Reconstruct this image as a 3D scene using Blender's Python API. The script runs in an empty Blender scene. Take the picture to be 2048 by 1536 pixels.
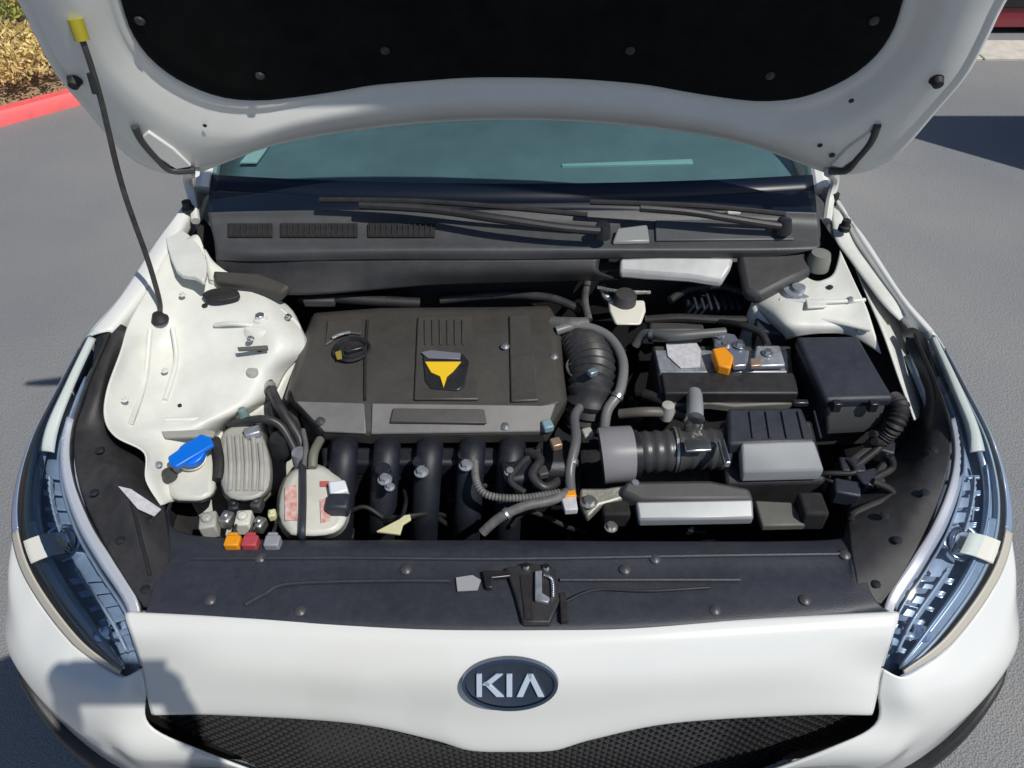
import bpy, bmesh, math, random
from mathutils import Vector, Matrix
import mathutils.noise as mnoise
random.seed(7)
R = math.radians
sc = bpy.context.scene
col = sc.collection

# ------------------------------------------------------------------ camera, sky, sun
CAM = Vector((0.0, 0.0, 1.88)); PITCH = R(43.4); FPX = 1490.0
cd = bpy.data.cameras.new('camera'); cam = bpy.data.objects.new('camera', cd); col.objects.link(cam)
cam.location = CAM; cam.rotation_euler = (math.pi/2-PITCH, 0, 0)
cd.sensor_width = 36; cd.lens = 36*FPX/2048; cd.clip_start = .02; cd.clip_end = 500
sc.camera = cam
SUN_AZ, SUN_EL = R(131), R(54.6)
w = bpy.data.worlds.new('World'); sc.world = w; w.use_nodes = True
nt = w.node_tree; nt.nodes.clear()
sky = nt.nodes.new('ShaderNodeTexSky'); sky.sky_type = 'NISHITA'; sky.sun_disc = False
sky.sun_elevation = SUN_EL; sky.sun_rotation = SUN_AZ
bg = nt.nodes.new('ShaderNodeBackground'); sky.ozone_density = 6; bg.inputs[1].default_value = .068
wo = nt.nodes.new('ShaderNodeOutputWorld')
nt.links.new(sky.outputs[0], bg.inputs[0]); nt.links.new(bg.outputs[0], wo.inputs[0])
sd = bpy.data.lights.new('sun', 'SUN'); sun = bpy.data.objects.new('sun', sd); col.objects.link(sun)
sd.energy = 3.5; sd.angle = R(.55); sd.color = (1, .965, .90)
S = Vector((math.cos(SUN_EL)*math.sin(SUN_AZ), math.cos(SUN_EL)*math.cos(SUN_AZ), math.sin(SUN_EL)))
sun.rotation_euler = S.to_track_quat('Z', 'Y').to_euler(); sun.location = S*20
sc.view_settings.view_transform = 'Standard'; sc.view_settings.look = 'None'
sc.view_settings.exposure = 0; sc.view_settings.gamma = 1; sc.view_settings.use_curve_mapping = False

# ------------------------------------------------------------------ survey: a sight line of the photograph met with a known height (z) or depth (y)
FW = Vector((0, math.cos(PITCH), -math.sin(PITCH))); UP = Vector((0, math.sin(PITCH), math.cos(PITCH)))
def ray(px, py): return FW + UP*((768-py)/FPX) + Vector(((px-1024)/FPX, 0, 0))
def at(px, py, z=None, y=None):
    r = ray(px, py); t = (z-CAM.z)/r.z if y is None else (y-CAM.y)/r.y
    return CAM + r*t
def atl(pts, z=None): return [at(p[0], p[1], p[2] if len(p) > 2 else z) for p in pts]
def mir(pts):                                  # mirror about the car's centre line
    return [Vector((-p.x, p.y, p.z)) for p in pts]
def mirpx(pts): return [(2048-p[0],)+tuple(p[1:]) for p in pts]

# ------------------------------------------------------------------ materials
MATS = {}
def mat(name, c, rough=.5, metal=0, coat=0, bump=0, bscale=200, var=0, vscale=8, spec=.5, c2=None, emis=None):
    m = bpy.data.materials.new(name); m.use_nodes = True; n = m.node_tree; b = n.nodes['Principled BSDF']
    b.inputs['Base Color'].default_value = (*c, 1); b.inputs['Roughness'].default_value = rough
    b.inputs['Metallic'].default_value = metal; b.inputs['Coat Weight'].default_value = coat
    b.inputs['Coat Roughness'].default_value = .04; b.inputs['Specular IOR Level'].default_value = spec
    tc = n.nodes.new('ShaderNodeTexCoord')
    if var or c2:
        t = n.nodes.new('ShaderNodeTexNoise'); t.inputs['Scale'].default_value = vscale; t.inputs['Detail'].default_value = 8
        t.inputs['Roughness'].default_value = .65
        n.links.new(tc.outputs['Object'], t.inputs['Vector'])
        r = n.nodes.new('ShaderNodeValToRGB'); r.color_ramp.elements[0].position = .34; r.color_ramp.elements[1].position = .66
        a = c2 if c2 else tuple(x*(1-var) for x in c); bb = c if c2 else tuple(min(1, x*(1+var)) for x in c)
        r.color_ramp.elements[0].color = (*a, 1); r.color_ramp.elements[1].color = (*bb, 1)
        n.links.new(t.outputs['Fac'], r.inputs[0]); n.links.new(r.outputs[0], b.inputs['Base Color'])
        mr = n.nodes.new('ShaderNodeMapRange'); mr.inputs[3].default_value = max(.02, rough*.8); mr.inputs[4].default_value = min(1, rough*1.25)
        n.links.new(t.outputs['Fac'], mr.inputs[0]); n.links.new(mr.outputs[0], b.inputs['Roughness'])
    if max(c) < .07 and metal < .5 and 'pad' not in name and 'felt' not in name and 'shirt' not in name and 'jeans' not in name and 'frit' not in name:
        ge = n.nodes.new('ShaderNodeNewGeometry'); sx = n.nodes.new('ShaderNodeSeparateXYZ'); n.links.new(ge.outputs['Normal'], sx.inputs[0])
        dn = n.nodes.new('ShaderNodeTexNoise'); dn.inputs['Scale'].default_value = 60; dn.inputs['Detail'].default_value = 10; dn.inputs['Roughness'].default_value = .72
        n.links.new(tc.outputs['Object'], dn.inputs['Vector'])
        m1 = n.nodes.new('ShaderNodeMapRange'); m1.inputs[1].default_value = .38; m1.inputs[2].default_value = .78; m1.inputs[3].default_value = .0; m1.inputs[4].default_value = .07
        n.links.new(dn.outputs['Fac'], m1.inputs[0]); mm = n.nodes.new('ShaderNodeMath'); mm.operation = 'MULTIPLY'; mm.use_clamp = True
        n.links.new(m1.outputs[0], mm.inputs[0]); n.links.new(sx.outputs[2], mm.inputs[1])
        mixd = n.nodes.new('ShaderNodeMix'); mixd.data_type = 'RGBA'; n.links.new(mm.outputs[0], mixd.inputs[0]); mixd.inputs[7].default_value = (.30, .27, .23, 1)
        src = b.inputs['Base Color'].links[0].from_socket if b.inputs['Base Color'].links else None
        if src: n.links.new(src, mixd.inputs[6])
        else: mixd.inputs[6].default_value = (*c, 1)
        n.links.new(mixd.outputs[2], b.inputs['Base Color'])
    if bump:
        t2 = n.nodes.new('ShaderNodeTexNoise'); t2.inputs['Scale'].default_value = bscale; t2.inputs['Detail'].default_value = 4
        n.links.new(tc.outputs['Object'], t2.inputs['Vector'])
        bp = n.nodes.new('ShaderNodeBump'); bp.inputs['Strength'].default_value = bump; bp.inputs['Distance'].default_value = .002
        n.links.new(t2.outputs['Fac'], bp.inputs['Height']); n.links.new(bp.outputs[0], b.inputs['Normal'])
    MATS[name] = m; return m
paint = mat('white_paint', (.77, .775, .74), .25, coat=1, var=.02, vscale=3, bump=.03, bscale=900)
baypaint = mat('bay_white_paint', (.70, .705, .65), .45, coat=.3, var=.075, vscale=12, bump=.12, bscale=60)
hoodin = mat('hood_inner_white', (.79, .79, .75), .40, coat=.3, var=.035, vscale=7)
blackp = mat('black_plastic', (.022, .022, .024), .45, bump=.25, bscale=900, var=.25, vscale=14)
blackg = mat('black_gloss_plastic', (.016, .017, .02), .28, var=.25, vscale=9)
darkp = mat('dark_grey_plastic', (.05, .05, .051), .5, bump=.2, bscale=700, var=.18, vscale=11)
coverp = mat('cover_grey_plastic', (.058, .054, .049), .38, bump=.25, bscale=1100, var=.12, vscale=10)
coverl = mat('cover_lip_grey', (.17, .165, .16), .34, bump=.2, bscale=1100, var=.12, vscale=14)
slate = mat('slate_plastic', (.024, .028, .040), .45, bump=.3, bscale=600, var=.12, vscale=7)
rubber = mat('black_rubber', (.014, .014, .015), .62, var=.2, vscale=30)
hosem = mat('hose_rubber', (.03, .03, .032), .42, var=.25, vscale=30)
greyhose = mat('grey_sleeve', (.13, .13, .125), .55, var=.25, vscale=60)
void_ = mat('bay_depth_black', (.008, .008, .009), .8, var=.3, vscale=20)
blocky = mat('cast_dark_metal', (.03, .032, .038), .45, metal=.4, bump=.4, bscale=200, var=.4, vscale=18)
alu = mat('cast_aluminium', (.5, .5, .48), .38, metal=.9, bump=.4, bscale=260, var=.25, vscale=24)
bright = mat('bright_steel', (.75, .75, .74), .22, metal=1, var=.08, vscale=30)
chrome = mat('chrome', (.72, .74, .78), .10, metal=1)
silverp = mat('silver_trim', (.42, .44, .48), .22, metal=.75)
pad = mat('insulation_felt', (.0085, .0090, .0085), .95, bump=.8, bscale=260, var=.35, vscale=16, spec=.1)
tank = mat('translucent_tank', (.62, .62, .55), .42, var=.10, vscale=12)
tankg = mat('grey_tank_plastic', (.40, .395, .36), .45, var=.14, vscale=16)
blue = mat('blue_cap', (.0, .16, .72), .38)
orange = mat('orange_plastic', (.80, .30, .01), .45)
red = mat('red_plastic', (.45, .06, .08), .5)
yellow = mat('yellow_print', (.85, .55, .02), .5)
yellowg = mat('yellow_green_grip', (.36, .31, .02), .5)
paleyel = mat('pale_yellow_tag', (.62, .60, .36), .5)
labelw = mat('label_white', (.62, .62, .66), .5, c2=(.45, .44, .46), vscale=90)
labelr = mat('label_red_print', (.60, .20, .15), .5, c2=(.72, .60, .56), vscale=70)
leadm = mat('lead_grey', (.36, .38, .42), .4, metal=.5, var=.3, vscale=50)
glarepale = mat('cowl_highlight_pale', (.42, .43, .43), .3, var=.15, vscale=10)
refl = mat('headlight_blue_grey', (.30, .37, .48), .28, metal=.15, var=.12, vscale=30)
refd = mat('headlight_dark', (.10, .115, .145), .28, metal=.3, var=.3, vscale=60)
white = mat('white_lamp_part', (.75, .74, .66), .35)
asph = None

def glassmat(name, tint, rough=.02, mixf=1.5):
    m = bpy.data.materials.new(name); m.use_nodes = True; n = m.node_tree; n.nodes.clear()
    o = n.nodes.new('ShaderNodeOutputMaterial'); mx = n.nodes.new('ShaderNodeMixShader'); f = n.nodes.new('ShaderNodeFresnel')
    f.inputs[0].default_value = mixf; t = n.nodes.new('ShaderNodeBsdfTransparent'); t.inputs[0].default_value = (*tint, 1)
    g = n.nodes.new('ShaderNodeBsdfGlossy'); g.inputs['Roughness'].default_value = rough
    n.links.new(f.outputs[0], mx.inputs[0]); n.links.new(t.outputs[0], mx.inputs[1]); n.links.new(g.outputs[0], mx.inputs[2])
    n.links.new(mx.outputs[0], o.inputs[0]); return m
lensm = glassmat('clear_lens', (.84, .90, .96), .05, 1.75)
wglass = glassmat('windshield_glass', (.50, .66, .68), .02, 1.52)
sglass = glassmat('side_glass', (.15, .18, .18), .02, 1.52)

# ------------------------------------------------------------------ builders
def crm(pts, n, closed=False):
    """Catmull-Rom through pts, n steps per span"""
    out = []; m = len(pts); spans = m if closed else m-1
    for i in range(spans):
        if closed: p = [pts[(i+k-1) % m] for k in range(4)]
        else: p = [pts[max(0, i-1)], pts[i], pts[i+1], pts[min(m-1, i+2)]]
        for j in range(n):
            t = j/n; t2 = t*t; t3 = t2*t
            out.append(.5*((2*p[1])+(-p[0]+p[2])*t+(2*p[0]-5*p[1]+4*p[2]-p[3])*t2+(-p[0]+3*p[1]-3*p[2]+p[3])*t3))
    if not closed: out.append(pts[-1].copy())
    return out
def finish(name, bm, m, parent=None, smooth=True, bevel=0, segs=2, solid=0, label=None, angle=35, solidoff=-1):
    me = bpy.data.meshes.new(name)
    if bm.verts:
        mn = Vector((min(v.co[i] for v in bm.verts) for i in range(3))); mx = Vector((max(v.co[i] for v in bm.verts) for i in range(3)))
        c = (mn+mx)/2
        for v in bm.verts: v.co -= c
    else: c = Vector()
    if smooth:
        for f in bm.faces: f.smooth = True
    bm.to_mesh(me); bm.free()
    for mm in (m if isinstance(m, (list, tuple)) else [m]): me.materials.append(mm)
    o = bpy.data.objects.new(name, me); col.objects.link(o)
    pw = wpos(parent) if parent else Vector()
    o.location = c - pw; o['_w'] = list(c)
    if parent: o.parent = parent
    if solid:
        s = o.modifiers.new('s', 'SOLIDIFY'); s.thickness = abs(solid); s.offset = solidoff
    if bevel:
        b = o.modifiers.new('b', 'BEVEL'); b.width = bevel; b.segments = segs; b.limit_method = 'ANGLE'; b.angle_limit = R(28)
        b.harden_normals = False
    if smooth and (bevel or angle < 180):
        try: me.set_sharp_from_angle(angle=R(angle if not bevel else 50))
        except Exception: pass
    if label: o['label'] = label
    return o
def wpos(o): return Vector(o['_w']) if '_w' in o.keys() else Vector(o.location)
def empty(name, loc, label=None, cat=None, group=None):
    o = bpy.data.objects.new(name, None); col.objects.link(o); o.location = loc; o['_w'] = list(loc)
    if label: o['label'] = label
    if cat: o['category'] = cat
    if group: o['group'] = group
    return o
def bm_surf(bm, rows, nu=6, nv=6, clu=False):
    """smooth sheet through a grid of control points"""
    rr = [crm(r, nu, clu) for r in rows]; k = len(rr[0]); cols = [crm([r[i] for r in rr], nv) for i in range(k)]
    vs = [[bm.verts.new(p) for p in c] for c in cols]; n = len(cols[0])
    for i in range(k if clu else k-1):
        for j in range(n-1):
            try: bm.faces.new((vs[i][j], vs[(i+1) % k][j], vs[(i+1) % k][j+1], vs[i][j+1]))
            except ValueError: pass
def surf(name, rows, m, parent, nu=6, nv=6, solid=.003, label=None, angle=60, **k):
    bm = bmesh.new(); bm_surf(bm, rows, nu, nv); bmesh.ops.recalc_face_normals(bm, faces=bm.faces)
    up = sum((f.normal.z - .6*f.normal.y for f in bm.faces))
    if up < 0: bmesh.ops.reverse_faces(bm, faces=bm.faces)
    return finish(name, bm, m, parent, solid=solid, label=label, angle=angle, **k)
def bm_prism(bm, top, ext, taper=0):
    c = sum(top, Vector())/len(top); a = [bm.verts.new(p) for p in top]
    b = [bm.verts.new(p+ext+(p-c)*taper) for p in top]; n = len(top)
    bm.faces.new(a); bm.faces.new(b[::-1])
    for i in range(n): bm.faces.new((a[i], b[i], b[(i+1) % n], a[(i+1) % n]))
def prism(name, top, h, m, parent, bevel=.004, ext=None, taper=0, label=None, smoothn=0, segs=2):
    if smoothn: top = crm(top, smoothn, True)
    bm = bmesh.new(); bm_prism(bm, top, ext or Vector((0, 0, -h)), taper)
    bmesh.ops.recalc_face_normals(bm, faces=bm.faces)
    return finish(name, bm, m, parent, bevel=bevel, label=label, segs=segs)
def rings(name, loops, m, parent, label=None, bevel=0, capb=True, smoothn=0, angle=40):
    bm = bmesh.new()
    if smoothn: loops = [crm(l, smoothn, True) for l in loops]
    vs = [[bm.verts.new(p) for p in l] for l in loops]; n = len(loops[0])
    for a, b in zip(vs, vs[1:]):
        for i in range(n): bm.faces.new((a[i], b[i], b[(i+1) % n], a[(i+1) % n]))
    bm.faces.new(vs[0][::-1])
    if capb: bm.faces.new(vs[-1])
    bmesh.ops.recalc_face_normals(bm, faces=bm.faces)
    return finish(name, bm, m, parent, bevel=bevel, label=label, angle=angle)
def bm_tube(bm, pts, r, seg=12, corr=0, pitch=.008, smoothn=8, cap=True):
    P = crm(pts, smoothn) if smoothn else pts
    if corr:                                   # resample evenly for corrugation
        L = [0]
        for a, b in zip(P, P[1:]): L.append(L[-1]+(b-a).length)
        n = max(4, int(L[-1]/(pitch/4))); Q = []; j = 0
        for i in range(n+1):
            s = L[-1]*i/n
            while j < len(L)-2 and L[j+1] < s: j += 1
            f = (s-L[j])/max(1e-9, L[j+1]-L[j]); Q.append(P[j].lerp(P[j+1], f))
        P = Q
    nrm = None; loops = []; n = len(P)
    for i, p in enumerate(P):
        t = (P[min(n-1, i+1)]-P[max(0, i-1)]).normalized()
        if nrm is None: nrm = t.orthogonal().normalized()
        nrm = (nrm - t*nrm.dot(t)).normalized(); b = t.cross(nrm)
        rr = r(i/(n-1)) if callable(r) else r
        if corr: rr *= 1+corr*(math.cos(i*math.pi/2))
        loops.append([bm.verts.new(p+(nrm*math.cos(a)+b*math.sin(a))*rr) for a in [2*math.pi*k/seg for k in range(seg)]])
    for a, b in zip(loops, loops[1:]):
        for k in range(seg): bm.faces.new((a[k], a[(k+1) % seg], b[(k+1) % seg], b[k]))
    if cap: bm.faces.new(loops[0][::-1]); bm.faces.new(loops[-1])
def tube(name, pts, r, m, parent, seg=12, label=None, **k):
    bm = bmesh.new(); bm_tube(bm, pts, r, seg, **k); return finish(name, bm, m, parent, label=label)
def bm_cyl(bm, p, r, h, axis=Vector((0, 0, 1)), seg=24, r2=None):
    axis = axis.normalized(); u = axis.orthogonal().normalized(); v = axis.cross(u); r2 = r if r2 is None else r2
    A = [bm.verts.new(p+(u*math.cos(a)+v*math.sin(a))*r2+axis*h) for a in [2*math.pi*k/seg for k in range(seg)]]
    B = [bm.verts.new(p+(u*math.cos(a)+v*math.sin(a))*r) for a in [2*math.pi*k/seg for k in range(seg)]]
    bm.faces.new(A); bm.faces.new(B[::-1])
    for i in range(seg): bm.faces.new((B[i], B[(i+1) % seg], A[(i+1) % seg], A[i]))
def cyl(name, p, r, h, m, parent, axis=Vector((0, 0, 1)), seg=24, r2=None, bevel=.0015, label=None):
    bm = bmesh.new(); bm_cyl(bm, p, r, h, axis, seg, r2); bmesh.ops.recalc_face_normals(bm, faces=bm.faces)
    return finish(name, bm, m, parent, bevel=bevel, label=label)
def bm_box(bm, c, sx, sy, sz, rot=0, tilt=0, M=None):
    X = Matrix.Translation(c) @ (M if M else (Matrix.Rotation(rot, 4, 'Z') @ Matrix.Rotation(tilt, 4, 'X')))
    vs = bmesh.ops.create_cube(bm, size=1)['verts']
    for v in vs: v.co = X @ Vector((v.co.x*sx, v.co.y*sy, v.co.z*sz))
def box(name, c, sx, sy, sz, m, parent, rot=0, tilt=0, bevel=.002, label=None, M=None):
    bm = bmesh.new(); bm_box(bm, c, sx, sy, sz, rot, tilt, M); return finish(name, bm, m, parent, bevel=bevel, label=label)
def lathe(name, c, prof, m, parent, axis=Vector((0, 0, 1)), seg=32, label=None):
    axis = axis.normalized(); u = axis.orthogonal().normalized(); v = axis.cross(u); bm = bmesh.new(); L = []
    for (r, h) in prof: L.append([bm.verts.new(c+axis*h+(u*math.cos(a)+v*math.sin(a))*max(r, 1e-4)) for a in [2*math.pi*k/seg for k in range(seg)]])
    for a, b in zip(L, L[1:]):
        for k in range(seg): bm.faces.new((a[k], a[(k+1) % seg], b[(k+1) % seg], b[k]))
    bmesh.ops.recalc_face_normals(bm, faces=bm.faces)
    return finish(name, bm, m, parent, label=label)
BOLT = None
def bolt(p, r=.007, parent=None, m=None, axis=Vector((0, 0, 1)), name='bolt'):
    bm = bmesh.new(); bm_cyl(bm, p, r*1.5, .002, axis, 16); bm_cyl(bm, p+axis*.002, r, r*.9, axis, 6)
    return finish(name, bm, m or bright, parent, smooth=False)

# ------------------------------------------------------------------ GROUND
def asphalt():
    m = bpy.data.materials.new('asphalt'); m.use_nodes = True; n = m.node_tree; b = n.nodes['Principled BSDF']; b.inputs['Roughness'].default_value = .85
    tc = n.nodes.new('ShaderNodeTexCoord')
    def noise(s, d=6):
        t = n.nodes.new('ShaderNodeTexNoise'); t.inputs['Scale'].default_value = s; t.inputs['Detail'].default_value = d; n.links.new(tc.outputs['Object'], t.inputs['Vector']); return t
    a, g, l = noise(260, 3), noise(70, 5), noise(.9, 6)
    v = n.nodes.new('ShaderNodeTexVoronoi'); v.inputs['Scale'].default_value = 190; n.links.new(tc.outputs['Object'], v.inputs['Vector'])
    r = n.nodes.new('ShaderNodeValToRGB'); r.color_ramp.elements[0].position = .25; r.color_ramp.elements[0].color = (.175, .180, .184, 1)
    r.color_ramp.elements[1].position = .75; r.color_ramp.elements[1].color = (.37, .368, .36, 1)
    n.links.new(a.outputs[0], r.inputs[0])
    r2 = n.nodes.new('ShaderNodeValToRGB'); r2.color_ramp.elements[0].position = .3; r2.color_ramp.elements[0].color = (.74, .77, .82, 1)
    r2.color_ramp.elements[1].position = .7; r2.color_ramp.elements[1].color = (1.05, 1.03, 1.0, 1); n.links.new(l.outputs[0], r2.inputs[0])
    mx = n.nodes.new('ShaderNodeMix'); mx.data_type = 'RGBA'; mx.blend_type = 'MULTIPLY'; mx.inputs[0].default_value = 1
    n.links.new(r.outputs[0], mx.inputs[6]); n.links.new(r2.outputs[0], mx.inputs[7]); n.links.new(mx.outputs[2], b.inputs['Base Color'])
    bp = n.nodes.new('ShaderNodeBump'); bp.inputs['Strength'].default_value = .7; bp.inputs['Distance'].default_value = .004
    ad = n.nodes.new('ShaderNodeMath'); ad.operation = 'ADD'; n.links.new(v.outputs['Distance'], ad.inputs[0]); n.links.new(g.outputs[0], ad.inputs[1])
    n.links.new(ad.outputs[0], bp.inputs['Height']); n.links.new(bp.outputs[0], b.inputs['Normal']); return m
asph = asphalt()
bm = bmesh.new()
for q in ((-150, -150), (150, -150), (150, 150), (-150, 150)): bm.verts.new((*q, 0))
bm.faces.new(bm.verts); g = finish('ground', bm, asph); g['kind'] = 'structure'

redcurb = mat('red_curb_paint', (.92, .14, .14), .6, var=.12, vscale=20, bump=.3, bscale=90)
conc = mat('concrete', (.62, .58, .50), .8, var=.12, vscale=12, bump=.4, bscale=120)
concw = mat('wall_block', (.42, .38, .33), .85, var=.12, vscale=9, bump=.5, bscale=90)
soil = mat('dry_mulch', (.48, .34, .20), .95, c2=(.22, .15, .09), vscale=26, bump=1, bscale=60)
dry = mat('dry_yellow_leaf', (.88, .70, .28), .7, c2=(.62, .46, .18), vscale=7)
drygreen = mat('olive_leaf', (.50, .54, .12), .7, c2=(.30, .34, .08), vscale=7)
# red painted kerb at the planter, running back and left past the car
k0, k1 = at(0, 226, z=.075), at(150, 186, z=.075)
kd = (k1-k0); kd.z = 0; kd.normalize(); kn = Vector((-kd.y, kd.x, 0))
KA, KB = k0-kd*7, k0+kd*.75
KBb = KB + kn*3.2
kc = [KA, KB-kd*.35, KB-kd*.08+kn*.06, KB+kn*.35, KBb]
def offs(pts, d):
    o = []
    for i, p in enumerate(pts):
        t = (pts[min(len(pts)-1, i+1)]-pts[max(0, i-1)]); t.z = 0; t.normalize(); o.append(p+Vector((-t.y, t.x, 0))*d)
    return o
kc = crm(kc, 6); ki = offs(kc, .12)
bm = bmesh.new()
prof = [(0, -.08), (.012, -.02), (.03, 0), (.105, 0), (.12, -.015), (.12, -.08)]
L = []
for j, p in enumerate(kc):
    q = ki[j]; dv = (q-p)/.12
    L.append([bm.verts.new(Vector((p.x, p.y, .075))+dv*a+Vector((0, 0, h))) for a, h in prof])
for a, b in zip(L, L[1:]):
    for i in range(5): bm.faces.new((a[i], a[i+1], b[i+1], b[i]))
bmesh.ops.recalc_face_normals(bm, faces=bm.faces)
kb = finish('kerb', bm, redcurb); kb['kind'] = 'structure'
# planter bed
pb = [Vector((p.x, p.y, .075)) for p in ki] + [Vector((KA.x, KBb.y+2, .1))+kn*0]
bm = bmesh.new(); bmesh.ops.create_grid(bm, x_segments=60, y_segments=60, size=1)
for v in bm.verts:
    u, t = (v.co.x+1)/2, (v.co.y+1)/2
    p = KA + kd*(u*(KB-KA).length*.985) + kn*(.11+t*3.0)
    v.co = Vector((p.x, p.y, .03+.10*min(1, t*3)+.03*mnoise.noise(p*3)))
pl = finish('planter_soil', bm, soil); pl['kind'] = 'structure'
# pale concrete gutter and kerb across the right-hand background
g0 = at(1990, 121, z=0).y; g1 = at(1990, 84, z=0).y
gb = empty('gutter', (6, g0, 0)); gb['kind'] = 'structure'
for i in range(7):
    bm = bmesh.new(); bm_box(bm, Vector((1.2+i*2+1, (g0+g1)/2, .004)), 1.985, g1-g0, .02); o = finish('concrete_slab', bm, conc, gb, bevel=.004)

# ------------------------------------------------------------------ THE CAR
car = empty('open_hood_car', (0, 2.6, 0), 'white car parked nose-on with its hood propped open over the engine bay', 'car')
# --- curves along the left side (mirrored for the right)
T_rear = [(383, 385, 1.005), (345, 440, .99), (310, 485, .975), (240, 592, .955), (170, 676, .932)]
HO = [(170, 676, .932), (112, 782, .90), (60, 882, .865), (30, 985, .81), (27, 1075, .775), (60, 1170, .745), (150, 1290, .708), (245, 1352, .695)]
HI = [(218, 668, .935), (166, 790, .905), (142, 880, .87), (147, 960, .85), (182, 1050, .82), (228, 1125, .80), (280, 1215, .765), (284, 1335, .70)]
finl = mat('fin_light_blue', (.42, .50, .60), .3, coat=.3); trimg = mat('headlight_trim_grey', (.42, .44, .50), .3, coat=.3); skyedge = mat('headlight_sky_blue', (.22, .30, .44), .25, coat=.4); beige = mat('beige_bezel', (.50, .47, .40), .4)
SIDES = (('L', lambda p: p), ('R', lambda p: Vector((-p.x, p.y, p.z))))
def side_panel(f, tops, name, mt, label=None):
    rows = [[], [], [], [], []]
    for p in tops:
        x = p.x
        rows[0].append(f(p))
        rows[1].append(f(Vector((x-.018, p.y, p.z-.06))))
        rows[2].append(f(Vector((max(x-.05, -.925), p.y, p.z-.17))))
        rows[3].append(f(Vector((max(x-.07, -.93), p.y, max(.56, p.z-.34)))))
        zb = .30; d = .37**2-(p.y-1.36)**2
        if d > 0: zb = max(zb, .34+math.sqrt(d)); 
        rows[4].append(f(Vector((max(x-.07, -.93)+.01, p.y, min(zb, max(.56, p.z-.34)-.02)))))
    return surf(name, rows, mt, car, nu=6, nv=4, solid=.004, label=label)
Ttop = atl(T_rear); HOw = atl(HO); HIw = atl(HI)
for nm, f in SIDES:
    # fender flank, rear half carries on to the screen pillar
    side_panel(f, [Vector((-.76, 1.66, 1.0))]+Ttop+HOw[1:5], 'fender', paint, 'white front fender with clear coat shine')
    # fender top flange: strip between the outer crease and the engine bay gap
    outer = [Vector((-.755, 1.64, 1.005))]+Ttop
    inner_px = [(402, 372, 1.0), (378, 430, .985), (345, 490, .972), (285, 590, .952), (222, 664, .934)]
    if nm == 'R': inner_px = [(402, 372, 1.0), (362, 430, .985), (322, 490, .972), (248, 600, .952), (186, 672, .934)]
    inner = [Vector((-.72, 1.64, 1.0))]+atl(inner_px)
    surf('fender_ledge', [[f(p) for p in outer], [f(a.lerp(b, .5)+Vector((0, 0, .004))) for a, b in zip(outer, inner)], [f(p) for p in inner], [f(p-Vector((0, 0, .03))) for p in inner]], paint, car, nu=5, nv=3, solid=.003)

# --- bumper
def W(x, y, z): return Vector((x, y, z))
bc = [  # columns from far left to centre; rows top -> grille edge
 [at(250, 1233, .785), at(263, 1275, .765), at(282, 1338, .698), at(292, 1385, .662), at(304, 1430, .624)],
 [at(420, 1241, .79), at(420, 1272, .778), at(425, 1330, .738), at(430, 1382, .688), at(440, 1430, .632)],
 [at(700, 1256, .79), at(700, 1290, .778), at(700, 1352, .738), at(700, 1405, .682), at(700, 1446, .632)],
 [at(840, 1262, .79), at(840, 1297, .778), at(840, 1360, .738), at(840, 1425, .668), at(860, 1478, .605)],
 [at(930, 1266, .79), at(930, 1302, .778), at(930, 1365, .738), at(930, 1440, .655), at(940, 1500, .585)],
 [at(1024, 1268, .79), at(1024, 1304, .778), at(1024, 1367, .738), at(1024, 1442, .655), at(1024, 1503, .583)]]
full = bc + [mir(c) for c in bc[-2::-1]]
rows = [[c[i] for c in full] for i in range(5)]
rows.append([p+Vector((0, .02, -.006)) for p in rows[-1]]); rows.append([p+Vector((0, .07, .0)) for p in rows[-2]])
rows.insert(0, [p+Vector((0, .012, -.004)) for p in rows[0]]); rows.insert(0, [p+Vector((0, .014, -.03)) for p in rows[0]])
bumper = surf('front_bumper', rows, paint, car, nu=10, nv=6, solid=.004, label='white front bumper with the badge at its centre')
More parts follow.
